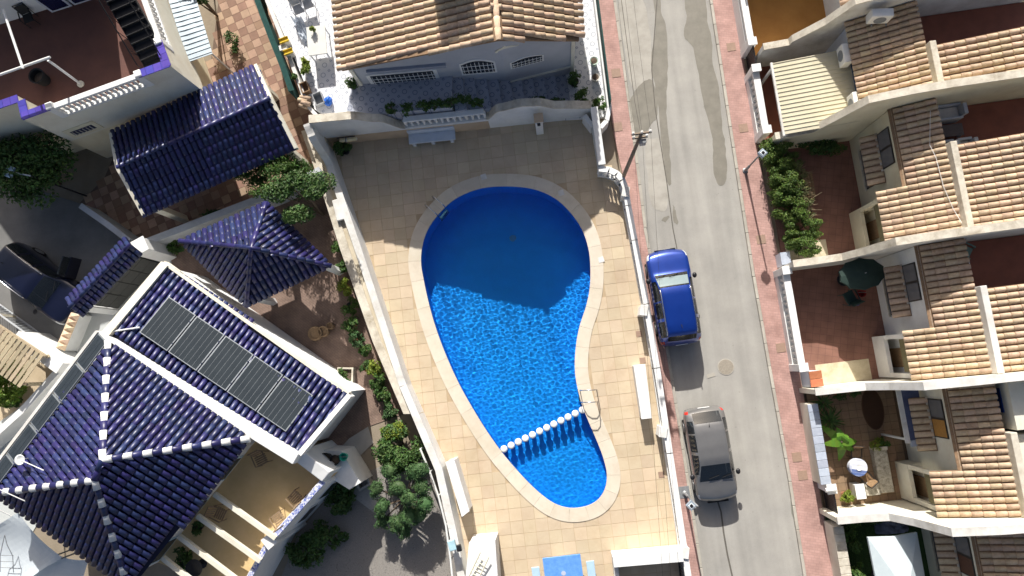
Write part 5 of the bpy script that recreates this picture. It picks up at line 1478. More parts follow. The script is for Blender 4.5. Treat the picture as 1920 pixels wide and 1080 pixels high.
for q in (kn1, kn2, ks1, ks2):
    m_ = q.lerp(kc, .12); part('column', MB().box((m_.x, m_.y, 1.3), (.3, .3, 2.62), .42), PALE, cp, bevel=.015)
for a, b in ((kn1, kn2), (ks1, ks2)): part('beam', MB().wall(a.lerp(kc, .1), b.lerp(kc, .1), .16, 2.45, 2.66), PALE, cp)

# ------------------------------------------------------------------ house with roof terrace
ZR, ZT = 4.4, 5.25
out_px = [(-160,258),(36,190),(44,224),(320,124),(275,0),(222,-150),(-160,-150)]
out = [P(a, b, ZT).to_2d() for a, b in out_px]
h = root('terrace_house', 'cream house with dark red roof terrace and blue capped parapets', 'house', out[3].to_3d())
part('upper_walls', MB().prism(out, 2.5, ZR), PALE, h)
lowp = [p.copy() for p in out]; sh = (out[4]-out[3]).normalized()*.75; sw = (out[2]-out[3]).normalized()*.35
lowp[3] = out[3]+sh+sw; mid = out[2].lerp(out[3], .42); lowp[4] += sw; lowp[5] += sw
part('lower_walls', MB().prism(lowp[:3]+[mid, mid+sh]+lowp[3:], -.02, 2.5), CREAM, h)
DRED = M('dark_red_roof_tile', (.145, .062, .045), (.105, .046, .036), 1.0, .75, .15, 25, detail=8)
part('terrace_floor', MB().prism([p.lerp(out[6].lerp(out[3], .5), .015) for p in out], ZR+.002, ZR+.02), DRED, h)
BLCAP = M('blue_cap_tile', (.10, .075, .42), (.085, .06, .37), 4, .3, vary=.15, spec=.6)
_pk = [0]
def para(a, b, z1=ZT, t=.24, capm=BLCAP):
    _pk[0] += 1; z1 = z1+.006*_pk[0]
    d = (b-a).normalized(); n = Vector((-d.y, d.x))
    part('parapet', MB().wall(a, b, t, ZR, z1, 1), PALE, h)
    L = (b-a).length; k = max(1, round(L/.33))
    for i in range(k):
        part('cap_tile', MB().wall(a+d*(L*i/k+.006), a+d*(L*(i+1)/k-.006), t+.1, z1+.002, z1+.045, .72), capm, h)
s1, s2 = out[2].lerp(out[3], .19), out[2].lerp(out[3], .79)
para(out[0], out[1]); para(out[1], out[2]); para(out[2], s1); para(s2, out[3]); e1_ = out[3].lerp(out[4], .38); para(out[3], e1_)
def terr_bal(a, b):
    d = (b-a).normalized(); n = Vector((-d.y, d.x))*.12
    part('bottom_rail', MB().wall(a+n, b+n, .22, ZR, ZR+.12), WHITE, h)
    balusters(h, [a+n+d*.12, b+n], ZR+.12, .24, .58)
    part('handrail', MB().wall(a+n, b+n, .24, ZR+.702, ZR+.84), WHITE, h, bevel=.02)
    for p in (a, b): part('pier', MB().box((p.x+n.x, p.y+n.y, ZR+.5), (.3, .3, 1.0), math.atan2(d.y, d.x)), WHITE, h, bevel=.04)
terr_bal(s1, s2); terr_bal(e1_, out[5])
# upper room with blue framed doors
rb = [P(-60,66,ZR).to_2d(), P(212,-22,ZR).to_2d(), P(150,-200,ZR).to_2d(), P(-200,-120,ZR).to_2d()]
part('upper_room', MB().prism(rb, ZR, 7.2), VW, h)
rd = (rb[1]-rb[0]).normalized(); rn = Vector((rd.y, -rd.x))
p = P(128, 12, ZR).to_2d()
for s in (-.75, .3):
    q = p+rd*s+rn*.03; d_ = part('door', MB().wall(q, q+rd*.95, .06, ZR+.02, ZR+2.1), M('pale_door_frame', (.6, .63, .7), None, 4, .5), h)
    part('pane', MB().wall(q+rd*.1+rn*.034, q+rd*.85+rn*.034, .015, ZR+.12, ZR+2.0), M('deep_blue_glass', (.01, .015, .06), None, 4, .1, spec=.7), d_)
# dark outside stair
r = root('roof_stair', 'black metal stair with railing rising along the roof terrace parapet', 'stairs', P(285,112,ZR))
st0 = P(281, 112, ZR+.2); sdv = (out[4]-out[3]).normalized(); snv = Vector((sdv.y, -sdv.x))
BLKW = M('black_stained_metal', (.012, .012, .014), (.009, .009, .011), 6, .6)
base = out[3]+sdv*.55-snv*.72 if snv.dot(out[3]-out[6]) > 0 else out[3]+sdv*.55+snv*.72
for k in range(13):
    q = base+sdv*.3*k; part('tread', MB().box((q.x, q.y, ZR+.14+.17*k), (1.05, .31, .09), math.atan2(sdv.y, sdv.x)+math.pi/2), BLKW, r)
for s in (-1, 1):
    o = snv*.52*s; a = base+o; b = base+sdv*3.6+o
    part('stringer', MB().slab([Vector((*(a-snv*.02), ZR+.22)), Vector((*(b-snv*.02), ZR+2.28)), Vector((*(b+snv*.02), ZR+2.28)), Vector((*(a+snv*.02), ZR+.22))], .2), BLKW, r)
    part('handrail', MB().bar((*a, ZR+1.0), (*b, ZR+3.05), .025, 6), BLKW, r)
    for k in range(0, 13, 2):
        q = a.lerp(b, k/12); part('post', MB().bar((*q, ZR+.2+.17*k), (*q, ZR+1.0+.17*k), .014, 5), BLKW, r)
part('soffit', MB().slab([Vector((*(base-sdv*.2-snv*.5), ZR+.06)), Vector((*(base+sdv*3.7-snv*.5), ZR+2.12)), Vector((*(base+sdv*3.7+snv*.5), ZR+2.12)), Vector((*(base-sdv*.2+snv*.5), ZR+.06))], .03), BLKW, r)
part('landing', MB().slab([Vector((*(base+sdv*3.7-snv*.52), ZR+2.3)), Vector((*(base+sdv*5.5-snv*.52), ZR+2.3)), Vector((*(base+sdv*5.5+snv*.52), ZR+2.3)), Vector((*(base+sdv*3.7+snv*.52), ZR+2.3))], .1), BLKW, r)
# white tubular frame
r = root('tubular_frame', 'white tubular pergola frame standing on the dark red roof terrace', 'frame', P(152,158,ZR))
zf_ = 6.25
part('post', MB().bar(P(152,158,ZR+.03), P(90,113,zf_), .05, 8), WHITE, r); c = P(152,158,ZR+.02); part('foot', MB().lathe([(.15, .0), (.15, .06), (.06, .1)], c, 10), PALE, r)
part('crossbar', MB().bar(P(-60,161,zf_), P(94,107,zf_), .05, 8), WHITE, r); part('rafter', MB().bar(P(6,18,zf_+.06), P(43,128,zf_+.06), .05, 8), WHITE, r)
c = P(86, 152, ZR); r = root('planter', 'round black tub on the dark red roof terrace', 'planter', (c.x, c.y, ZR+.02))
c.z += .02; part('tub', MB().lathe([(.24, 0), (.31, .5), (.34, .5), (.34, .55), (.28, .53), (.25, .2), (0, .2)], c, 20), BLACK, r); part('soil', MB().lathe([(.26, .3), (0, .32)], c, 16), TRUNK, r)
chair('black metal chair against the white upper room on the roof terrace', P(65,42,ZR+.02), -1.2, BLKW, BLKW, .9)
# facade window with cream surround
p, q = on_wall(140, 258, out[2], out[3]), on_wall(172, 226, out[2], out[3])
dd = (out[3]-out[2]).normalized(); nn_ = Vector((dd.y, -dd.x))
def fw(x0, x1, z0, z1, o, nm, m_, par): return part(nm, MB().wall(out[2]+dd*x0+nn_*o, out[2]+dd*x1+nn_*o, .06, z0, z1, 0), m_, par)
x0 = (p.to_2d()-out[2]).dot(dd); x1 = (q.to_2d()-out[2]).dot(dd)
z0, z1 = p.z, q.z
w_ = fw(x0, x1, z0, z1, .01, 'window', CREAM, h); fw(x0+.2, x1-.2, z0+.22, z1-.22, .02, 'pane', M('grille_pane', (.03, .03, .08), None, 5, .3), w_)
for k in range(6):
    x = x0+.22+(x1-x0-.44)*(k+.5)/6; e = out[2]+dd*x+nn_*.09; part('bar', MB().bar((*e, z0+.22), (*e, z1-.22), .018, 5), POTW, w_)
# corrugated lean-to beside it
CORR = M('galvanised_sheet', (.36, .42, .46), (.29, .34, .38), 2.5, .45, metal=.3)
qa, qb, qc, qd = P(330,-30,2.9), P(398,100,2.7), P(352,116,3.0), P(300,-20,3.1)
r = root('lean_to_roof', 'corrugated metal lean-to on the side of the terrace house', 'lean-to', (qb.x, qb.y, 0))
n = 19
qa, qd = P(350,-60,2.7), P(300,-50,3.1)
for k in range(n):
    s0, s1 = k/n, (k+.62)/n
    part('corrugation', MB().slab([qd.lerp(qc, s0), qa.lerp(qb, s0), qa.lerp(qb, s1), qd.lerp(qc, s1)], .05), CORR, r)
part('sheet', MB().slab([p-Vector((0, 0, .022)) for p in (qd, qa, qb, qc)], .02), CORR, r)
for q in (qb, qa): part('post', MB().bar((q.x-.1, q.y+.05, 0), (q.x-.1, q.y+.05, q.z-.08), .04, 8), WHITE2, r)
# ------------------------------------------------------------------ surfaces of the villa grounds
def ground_patch(name, px, mat, z, hole=None):
    return top(name, sheet(pl(*px), [], z), mat, kind='structure')
PAVB = brick_mat('brown_garden_paving', (.27, .19, .15), (.24, .165, .13), (.17, .12, .10), .2, .1, .6, .006, .5, .85, .3)
ground_patch('garden_paving', [(290,470),(500,395),(600,330),(640,470),(700,640),(758,776),(690,800),(640,850),(560,860),(400,700),(300,520)], PAVB, .004)
GRAV = M('grey_gravel', (.30, .275, .25), (.20, .185, .165), 26, .95, .8, 40, detail=9)
gr = ground_patch('gravel', [(480,1200),(560,1000),(640,900),(700,880),(790,840),(850,1000),(880,1200)], GRAV, .004)
rg = random.Random(11); mbs = MB()
poly = pl((480,1200),(560,1000),(640,900),(700,880),(790,840),(850,1000),(880,1200))
st_vs = []; st_fs = []
while len(st_fs) < 5200*4:
    p = Vector((rg.uniform(-14, -4), rg.uniform(-12, -4), .004))
    if not inside(p, poly): continue
    s_ = rg.uniform(.012, .032); k = len(st_vs); a = rg.uniform(0, 6.28)
    tr = [p+Vector((math.cos(a+i*2.09)*s_, math.sin(a+i*2.09)*s_*rg.uniform(.6, 1.2), 0)) for i in range(3)]
    st_vs += tr+[p+Vector((rg.uniform(-.3, .3)*s_, rg.uniform(-.3, .3)*s_, s_*.8))]
    st_fs += [(k, k+1, k+3), (k+1, k+2, k+3), (k+2, k, k+3), (k, k+2, k+1)]
mbs.add(st_vs, st_fs)
part('pebbles', mbs, M('gravel_pebble', (.36, .33, .30), (.24, .22, .2), 20, .9, vary=.4), gr, kind='stuff')
CONC = M('pale_concrete_path', (.46, .44, .41), (.38, .36, .33), 1.4, .9, .3, 40)
ground_patch('path', [(600,880),(655,822),(690,800),(700,830),(660,870),(690,900),(720,940),(700,960),(640,915)], CONC, .012)
DRIVE = M('grey_driveway', (.21, .205, .195), (.155, .152, .145), .9, .9, .4, 40, detail=9)
ground_patch('driveway', [(-120,330),(40,345),(160,385),(262,458),(150,585),(112,690),(-120,590)], DRIVE, .004)
YARDC = M('pale_courtyard_concrete', (.52, .54, .53), (.45, .47, .46), .7, .85, .2, 30)
ground_patch('courtyard', [(150,585),(262,458),(320,480),(330,560),(200,760),(60,1000),(-120,1000),(-120,860),(30,770),(112,690)], YARDC, .008)
BUFFG = M('buff_yard', (.52, .42, .29), (.42, .33, .22), 1.1, .9, .4, 30)
ground_patch('yard', [(-120,600),(-10,600),(112,690),(30,770),(-120,870)], BUFFG, .012)
# lane and forecourt laid with two-tone square tiles
LT1 = M('tan_lane_tile', (.43, .29, .20), (.36, .24, .165), 2.5, .8, .15, 40, vary=.15); LT2 = M('brown_lane_tile', (.29, .175, .12), (.24, .145, .10), 2.5, .8, .15, 40, vary=.15)
lane_px = [(395,120),(420,-80),(500,-80),(560,130),(600,240),(612,300),(600,330),(500,380),(280,455),(150,380),(195,335),(230,255),(340,235)]
LANE = pl(*lane_px)
lane = top('lane', sheet(LANE, [], .004), M('lane_joint', (.16, .11, .08), None, 3, .9), kind='structure')
lm = [mesh_of('lane_tile', MB().box((0, 0, 0), (.405, .405, .02)), Vector(), m_) for m_ in (LT1, LT2)]
rot = math.radians(24); cx = Vector((math.cos(rot), math.sin(rot))); cy = Vector((-cx.y, cx.x)); o = LANE[0].to_2d(); rl = random.Random(4); rest = [MB(), MB()]; cnt = 0; cand = []
for i in range(-40, 41):
    for j in range(-40, 41):
        c = o+cx*i*.42+cy*j*.42
        if inside(c, LANE): cand.append((c, (i+j) % 2 if rl.random() < .85 else rl.randrange(2)))
cand.sort(key=lambda q: q[0].y < P(0, 330).y and 0 or q[0].length)
for c, k in cand:
    mw = Matrix.Translation((c.x, c.y, .008+rl.uniform(-.002, .002))) @ Matrix.Rotation(rot, 4, 'Z')
    if cnt < 300: inst('lane_tile', lm[k], mw, lane); cnt += 1
    else: rest[k].add([mw @ q.co for q in lm[k].vertices], [tuple(p.vertices) for p in lm[k].polygons])
for k in (0, 1):
    if rest[k].v: part('lane_paving', rest[k], (LT1, LT2)[k], lane, kind='stuff')

# ------------------------------------------------------------------ walls, gate and hood
def garden_wall(label, px, z, t, mat, cap=None, name='garden_wall'):
    pp = pl(*px, z=z); r = root(name, label, 'wall', pp[0].to_2d().to_3d())
    m1, m2 = MB(), MB()
    for a, b in zip(pp, pp[1:]): m1.wall(a, b, t, -.02, z-.05); m2.wall(a, b, t+.06, z-.048, z)
    part('wall', m1, mat, r); part('coping', m2, cap or CAP, r); return r
GREYW = M('aged_grey_white_wall', (.52, .54, .56), (.40, .42, .44), 1.6, .85, .3, 30)
garden_wall('grey-white wall between the gazebo and the checkered forecourt', [(268,456),(400,405),(512,362),(600,318)], 1.4, .26, GREYW, GREYW)
garden_wall('dark blue-edged wall between the driveway and the checkered forecourt', [(150,385),(200,420),(242,452)], 1.3, .2, GREYW, GREYW)
garden_wall('white wall with pier beside the slatted yard', [(28,630),(70,660),(112,690)], 1.9, .5, WHITE, WHITE)
garden_wall('long white wall below the courtyard strip', [(112,690),(40,770),(-60,860)], 1.2, .22, WHITE, WHITE)
r = root('gate_hood', 'little navy tiled hood roof over the dark garage gate', 'gate hood', P(190,520).to_2d().to_3d())
h0, h1 = P(245,458,2.75), P(131,578,2.75); hdv = (h1-h0).to_2d().normalized(); hnv = Vector((-hdv.y, hdv.x))
def off3(p, n, z): return Vector((p.x+n.x, p.y+n.y, z))
for s in (-1, 1): slope(r, 'roof', [h0, h1, off3(h1, hnv*.55*s, 2.5), off3(h0, hnv*.55*s, 2.5)], .235, .34, NAVY, NAVY_PAN, .06)
ridge(r, h0, h1, [NAVY], .36, .1, 'ridge_tile', .03)
for p in (h0, h1): part('post', MB().box((p.x+hdv.x*(.2 if p is h0 else -.2), p.y+hdv.y*(.2 if p is h0 else -.2), 1.22), (.34, .34, 2.48), .7), WHITE, r, bevel=.015)
inner = hnv if hnv.dot(P(400,600).to_2d()-h0.to_2d()) > 0 else -hnv
r = root('garage_gate', 'dark grey panelled garage gate below the navy tiled hood', 'gate', P(215,530).to_2d().to_3d())
GATEM = M('dark_gate_panel', (.075, .075, .07), (.06, .06, .055), 6, .5, .1, 20)
g0, g1_ = h0.to_2d()+hdv*.45+inner*.12, h1.to_2d()-hdv*.45+inner*.12
for i in range(4):
    for j in range(3):
        a, b = g0.lerp(g1_, i/4+.006), g0.lerp(g1_, (i+1)/4-.006)
        part('panel', MB().wall(a, b, .06, .1+j*.72, .1+(j+1)*.72-.02), GATEM, r)
part('frame', MB().wall(g0-hdv*.05, g1_+hdv*.05, .05, .05, 2.3, -1.4), DARKM, r)
c = P(262, 462, 2.3); r = root('gate_pier', 'white pier where the garage gate meets the grey-white wall', 'pier', c.to_2d().to_3d())
part('shaft', MB().box((c.x, c.y, 1.15), (.6, .6, 2.3), .5), WHITE, r, bevel=.02); part('cap', MB().box((c.x, c.y, 2.335), (.7, .7, .07), .5), WHITE, r, bevel=.02)
# row of buff coping tiles on the low driveway wall
a, b = P(140,588,1.0), P(112,655,1.0)
r = root('garden_wall', 'low wall with buff pointed coping tiles beside the driveway', 'wall', a.to_2d().to_3d())
part('wall', MB().wall(a, b, .3, -.02, .95), WHITE, r); d = (b-a).to_2d(); L = d.length; d = d/L
for k in range(6):
    p = a.to_2d()+d*(L*(k+.5)/6); q = Vector((-d.y, d.x)); t = Vector((p.x, p.y, 1.12))
    part('coping_tile', MB().add([(*(p-d*.15-q*.24), .96), (*(p+d*.15-q*.24), .96), (*(p+d*.15+q*.24), .96), (*(p-d*.15+q*.24), .96), t], [(0, 1, 4), (1, 2, 4), (2, 3, 4), (3, 0, 4), (3, 2, 1, 0)]), TERRA, r)
# slatted pergola at the left edge
r = root('slatted_pergola', 'pale wooden slatted pergola beside the white driveway wall', 'pergola', P(20,660).to_2d().to_3d())
PW_ = M('pale_timber', (.46, .38, .26), (.36, .29, .19), 10, .8, .2, 40, vary=.2)
a, b = P(-40,588,2.2), P(82,668,2.2); e = P(-20,700,2.2)-P(30,632,2.2); n = 15
for k in range(n):
    p = a.lerp(b, (k+.5)/n); d = e.normalized()*1.7; w_ = (b-a).normalized()*.085
    part('slat', MB().slab([p-w_, p+w_, p+w_+d, p-w_+d], .04), PW_, r)
for s in (0, 1.5):
    d = e.normalized()*s; part('bearer', MB().wall((a+d).to_2d(), (b+d).to_2d(), .1, 2.0, 2.15), PW_, r)
    for q in (a, b): part('post', MB().box(((q+d).x, (q+d).y, 1.0), (.12, .12, 2.0), .6), PW_, r)
r = root('railing', 'pale metal railing along the driveway beside the wooden pergola', 'railing', P(10,590).to_2d().to_3d())
a, b = P(-40,562,1.1), P(80,648,1.1)
part('top_rail', MB().wall(a, b, .06, 1.05, 1.1), GREYW, r); part('bottom_rail', MB().wall(a, b, .06, .1, .15), GREYW, r)
for k in range(26):
    p = a.lerp(b, (k+.5)/26); part('baluster', MB().box((p.x, p.y, .6), (.025, .025, .9), .6), GREYW, r)
# shade sails in the lower left corner
SAIL = M('pale_blue_white_sail', (.66, .72, .76), (.60, .66, .71), 1.5, .7, .1, 8, trans=.2)
def sail(label, cs, sag, n=12):
    c = [P(*q) for q in cs]; g = [[None]*(n+1) for _ in range(n+1)]
    for i in range(n+1):
        for j in range(n+1):
            s, t = i/n, j/n; p = (c[0]*(1-s)+c[1]*s)*(1-t)+(c[3]*(1-s)+c[2]*s)*t
            p.z -= sag*16*s*(1-s)*t*(1-t); ctr_ = sum(c, Vector())/4
            k = .10*(4*s*(1-s)*(abs(2*t-1)**6)+4*t*(1-t)*(abs(2*s-1)**6)); g[i][j] = p.lerp(ctr_, k)
    mb = MB()
    for i in range(n):
        for j in range(n): mb.quad(g[i][j], g[i+1][j], g[i+1][j+1], g[i][j+1])
    r = root('shade_sail', label, 'shade sail', (c[0].x, c[0].y, 0), 'shade sails by the villa')
    part('cloth', mb, SAIL, r, smooth=True)
    for q in c: part('post', MB().bar((q.x, q.y, 0), (q.x, q.y, q.z+.1), .035, 8), GREYM, r)
sail('white shade sail close under the navy eave corner', [(34,960,2.5),(118,1046,2.3),(20,1120,2.1),(-90,1020,2.4)], .25)
sail('white shade sail overlapping below the navy roof edge', [(108,1040,2.15),(166,1050,2.4),(150,1150,2.1),(20,1090,2.0)], .2)
c = P(33, 1035, 1.9); r = root('chair_frame', 'thin wire chair frame on the shade sail corner', 'chair', c)
for s in (-1, 1):
    part('leg', MB().tube([c+Vector((s*.3, -.7, .5)), c+Vector((s*.28, 0, .6)), c+Vector((s*.1, .5, .75)), c+Vector((0, .9, .8))], .015, 5), GREYM, r)
for k in range(3): part('rung', MB().bar(c+Vector((-.28, -.5+.25*k, .55)), c+Vector((.28, -.5+.25*k, .55)), .012, 5), GREYM, r)

# ------------------------------------------------------------------ dark car in the driveway, driver's door open
big_top = [(0, .70), (.02, .92), (.05, 1.02), (.13, 1.10), (.235, 1.16), (.27, 1.20), (.39, 1.62), (.46, 1.72), (.6, 1.75), (.8, 1.73), (.93, 1.66), (.97, 1.2), (1, .75)]
big_belt = [(0, .68), (.02, .88), (.05, .98), (.13, 1.05), (.25, 1.10), (.5, 1.13), (.9, 1.16), (.97, 1.1), (1, .7)]
f, b_ = P(147, 586, .8), P(20, 487, .8); hd_ = (f-b_).to_2d()
cr, at_ = make_car('parked_car', 'dark navy car with open driver door in the shaded driveway', f.to_2d(), hd_, 4.75, 1.92, big_top, big_belt, wid, suv_wt,
         (.262, .40), (.93, .972), (.33, .92), NAVYP, [(.53, .55), (.72, .74)], {'rails': 1, 'dark_mirror': 1}, CARGL)
hg = at_(.30, .97, 0); hh = Vector(hd_).normalized(); lf = Vector((-hh.y, hh.x)); dd_ = (lf*.93-hh*.36).normalized()
dp = part('door', MB().wall(hg.to_2d(), hg.to_2d()+dd_*1.0, .12, .4, 1.12), NAVYP, cr, bevel=.02)
part('window_frame', MB().wall(hg.to_2d()+dd_*.1, hg.to_2d()+dd_*.95, .05, 1.122, 1.58), CARGL, dp)

# ------------------------------------------------------------------ planting
plant('tree', 'broad dark green tree beside the cream terrace house wall', P(112,345,0), (2.3, 1.5, 1.3), 2.0, 11000, .19, 50, LEAFD, 'tree', clumps=46, spread=.36)
plant('oleander', 'leafy oleander with pink buds between carport and gazebo', P(552,352,0), (1.75, 1.0, 1.0), 1.5, 6000, .17, 51, LEAF, 'shrub', clumps=34, aspect=3.2, spread=.36)
plant('shrub', 'dark climbing shrub behind the gazebo by the buff ledge', P(606,402,0), (1.5, 1.0, .6), 2.9, 5000, .15, 52, LEAFD, 'shrub', clumps=12)
plant('tree', 'bright yellow-green tree by the white driveway wall', P(48,722,0), (1.0, .95, .8), .5, 3600, .16, 53, M('fresh_leaf', (.17, .27, .03), (.10, .18, .02), 2.2, .55, vary=.35, trans=.3), 'tree', clumps=26)
plant('shrub', 'small olive green shrub below the bright driveway tree', P(35,752,0), (.45, .4, .35), .2, 700, .12, 54, LEAF, 'shrub')
plant('tree', 'dark tree overhanging the corrugated lean-to and the lane', P(408,30,0), (.9, .8, .9), 1.9, 2600, .17, 55, LEAFD, 'tree', clumps=18)
plant('shrub', 'thin weedy shrub on the tan and brown lane tiles', P(443,85,0), (.35, .6, .35), .3, 420, .13, 56, LEAFD, 'shrub')
plant('shrub', 'row of low greenery between the grey-white wall and the gazebo', P(330,462,0), (.8, .35, .4), .2, 900, .14, 57, LEAFD, 'shrub')
plant('shrub', 'low greenery climbing the grey-white wall over the gazebo edge', P(430,408,0), (1.1, .3, .4), .3, 900, .14, 58, LEAFD, 'shrub')
spots = [(640,468,.3,'leafy plant at the gazebo column by the buff ledge'),(648,500,.28,'small plant just below the gazebo corner by the buff ledge'),(652,540,.34,'lime green plant beside the ledge across from the stools'),(660,575,.36,'bushy plant with red flowers along the buff ledge'),
         (664,610,.34,'dark leafed plant along the ledge next to the flowering one'),(672,640,.32,'spiky pale plant in the ledge border'),(690,655,.26,'potted plant in a brown pot at the ledge border'),(692,690,.26,'potted plant in front of the stone planter by the ledge'),
         (706,690,.3,'tufted plant between pots along the buff ledge'),(712,715,.32,'silver-green plant near the lower ledge end'),(722,742,.34,'round mid-green plant near the lower ledge end'),(735,768,.34,'dense plant at the very end of the buff ledge')]
for k, (px, py, rr_, nm) in enumerate(spots):
    plant('border_plant', nm, P(px,py,0), (rr_*1.15, rr_*1.25, rr_*1.1), .2, 560, .13, 60+k, (LEAF, LEAFD, LEAFY, LEAF, LEAFD, LEAFB)[k % 6], group='plants along the buff ledge', pot=POT if k % 3 else POTB, potr=.17)
plant('shrub', 'large round dark green bush above the cloud-pruned tree', P(757,836,0), (1.08, 1.12, .95), .3, 5200, .15, 80, LEAFD, 'shrub', clumps=34, spread=.34)
plant('shrub', 'yellow-green clipped bush nestled against the large dark bush', P(748,805,0), (.5, .42, .5), .7, 1400, .10, 81, LEAFY, 'shrub', clumps=16)
tb = P(765, 930, 0)
r = root('topiary_tree', 'cloud-pruned topiary tree with round green pads on the gravel edge', 'tree', tb)
pads = [(728,884,.42,1.5),(776,887,.40,1.6),(788,882,.44,1.55),(706,916,.38,1.3),(747,916,.46,1.7),(789,914,.42,1.5),(716,950,.40,1.2),(766,934,.36,1.9),(796,944,.46,1.4),(718,976,.36,.9),(765,968,.44,1.4),(786,964,.46,1.2),(743,982,.42,1.0),(758,994,.38,.9)]
mbt = MB().tube([tb, tb+Vector((.1, .1, .8)), tb+Vector((0, 0, 1.5))], [.11, .09, .06], 8)
part('trunk', mbt, TRUNK, r)
for k, (px, py, rr_, z) in enumerate(pads):
    c = P(px, py, z); mbl = MB().tube([tb+Vector((.03, .03, .5+.05*k)), tb.lerp(c, .55)+Vector((0, 0, .35)), c], [.045, .035, .02], 6)
    part('limb', mbl, TRUNK, r)
    part('foliage_pad', leaves(MB().ball(c, rr_*.72, 2, (1, 1, .7)), c, (rr_, rr_, rr_*.75), 900, .075, 90+k, 20, -.6, .35), LEAFB, r)
for k, (px, py, a_, nm) in enumerate(((612,1000,.9,'dark rambling shrub below the villa terrace window'),(580,1030,.8,'dark rambling shrub at the gravel below the checkered parapet'),(640,935,.7,'dark rambling shrub at the terrace corner above the path'),(655,905,.45,'dark low plant by the concrete trough'))):
    plant('shrub', nm, P(px,py,0), (a_, a_*.9, .6), .1, 1500, .16, 120+k, LEAFD, 'shrub', clumps=16)
c = P(652, 704, 0); r = root('stone_planter', 'square stone planter with a green bush by the white wing', 'planter', c)
for a_, s in ((0, 1), (0, -1), (1, 1), (1, -1)):
    o = Vector((.33*s, 0, .2)) if a_ == 0 else Vector((0, .33*s, .2))
    part('side', MB().box(c+o, (.08, .74, .4) if a_ == 0 else (.58, .08, .4)), CAP, r)
part('soil', MB().box(c+Vector((0, 0, .15)), (.57, .57, .28)), TRUNK, r)
plant('shrub', 'bright green bush growing in the square stone planter', c+Vector((0, 0, .29)), (.36, .36, .35), .05, 700, .12, 130, LEAF, 'shrub')
# brown clay stools on the shaded paving
CLAY = M('brown_clay', (.30, .20, .115), (.22, .145, .08), 8, .85, .3, 30)
for k, (px, py, s, nm) in enumerate(((597,626,.34,'brown clay stool with rim on the shaded paving, the wider one'),(612,622,.26,'brown clay stool on the shaded paving beside the wider one'),(624,612,.16,'small brown clay pot beside the two clay stools'))):
    c = P(px, py, 0); r = root('clay_stool', nm, 'stool', c)
    part('body', MB().lathe([(s*.7, 0), (s*.95, .2), (s, .4), (s*.9, .46), (s*.75, .44), (s*.6, .38), (s*.1, .37)], c, 18), CLAY, r)
    part('rim', MB().lathe([(s*.93, .462), (s*.98, .48), (s*.84, .5), (s*.8, .462)], c, 18, False), CLAY, r, smooth=True)
# working corner by the wing: black pots, green bucket, trough
for k, (px, py, s, nm) in enumerate(((593,850,.24,'black pot closest to the white wing corner'),(616,858,.24,'dark pot in the middle of the row by the wing'),(634,860,.2,'black pot beside the green bucket'))):
    c = P(px, py, 1.9); r = root('plant_pot', nm, 'pot', c, 'pots by the wing corner')
    part('pot', MB().lathe([(s*.75, 0), (s, .42), (s*1.08, .42), (s*1.08, .48), (s*.92, .46), (s*.85, .3), (0, .3)], c, 18), POTB, r); part('soil', MB().lathe([(s*.86, .32), (0, .34)], c, 14), TRUNK, r)
c = P(648, 855, 1.9); r = root('bucket', 'small turquoise green bucket by the black pots', 'bucket', c)
part('bucket', MB().lathe([(.12, 0), (.16, .3), (.175, .3), (.175, .33), (.15, .32), (.11, .05), (0, .05)], c, 16), M('turquoise_plastic', (.03, .45, .33), None, 4, .4), r); part('handle', MB().tube([c+Vector((.16*math.cos(t), .02, .32+.12*math.sin(t))) for t in np.linspace(0, math.pi, 8)], .01, 5), GREYM, r)
c = P(676, 893, .3); c.z = 0; r = root('concrete_trough', 'grey concrete trough beside the path at the villa corner', 'trough', c)
for o, sz in (((0, .5, .25), (.6, .1, .5)), ((0, -.5, .25), (.6, .1, .5)), ((.26, 0, .25), (.1, .9, .5)), ((-.26, 0, .25), (.1, .9, .5)), ((0, 0, .08), (.4, .88, .16))):
    q = Vector(o); q.rotate(Matrix.Rotation(.55, 3, 'Z')); part('slab', MB().box(c+q, sz, .55), CONC, r, bevel=.01)
r = root('white_railing', 'slim white pipe railing between topiary and the deck wall', 'railing', P(800,880).to_2d().to_3d())
rp_ = [(788,842),(806,885),(822,930),(836,985),(845,1050),(850,1100)]
pp = [P(*q, 1.0) for q in rp_]; part('rail', MB().tube(pp, .045, 8), WHITE, r)
for q in pp: part('post', MB().bar((q.x, q.y, 0), q, .035, 6), WHITE, r)
c = P(848, 1022, 1.9); r = root('wall_lamp', 'pale blue box lamp on the deck wall near the white pump housing', 'lamp', (c.x, c.y, 1.35))
part('post', MB().bar((c.x, c.y, 1.35), (c.x, c.y, 1.8), .05, 8), DARKM, r); part('housing', MB().box((c.x, c.y, 1.9), (.3, .42, .24), .3), M('pale_blue_housing', (.4, .6, .68), None, 4, .5), r, bevel=.03); part('lens', MB().box((c.x+.28, c.y-.12, 1.86), (.2, .26, .2), .3), DARKM, r, bevel=.02)
# lamp standing among the tree at the left edge
c = P(18, 322, 3.6); e = P(56, 329, 3.6)
b0 = P(118, 352, 0)
r = root('street_lamp', 'tall lamp post with pale blue square head above the dark tree', 'street lamp', (e.x, e.y, 0), 'lamps along the street')
part('pole', MB().bar((e.x, e.y, 0), (e.x, e.y, 3.55), .045, 10, .03), DARKM, r); part('arm', MB().bar((e.x, e.y, 3.52), c, .035, 8), LAMPH, r)
part('lantern', MB().box(c, (.36, .5, .14), -.35), M('pale_blue_lamp', (.38, .52, .66), None, 4, .4), r, bevel=.03)
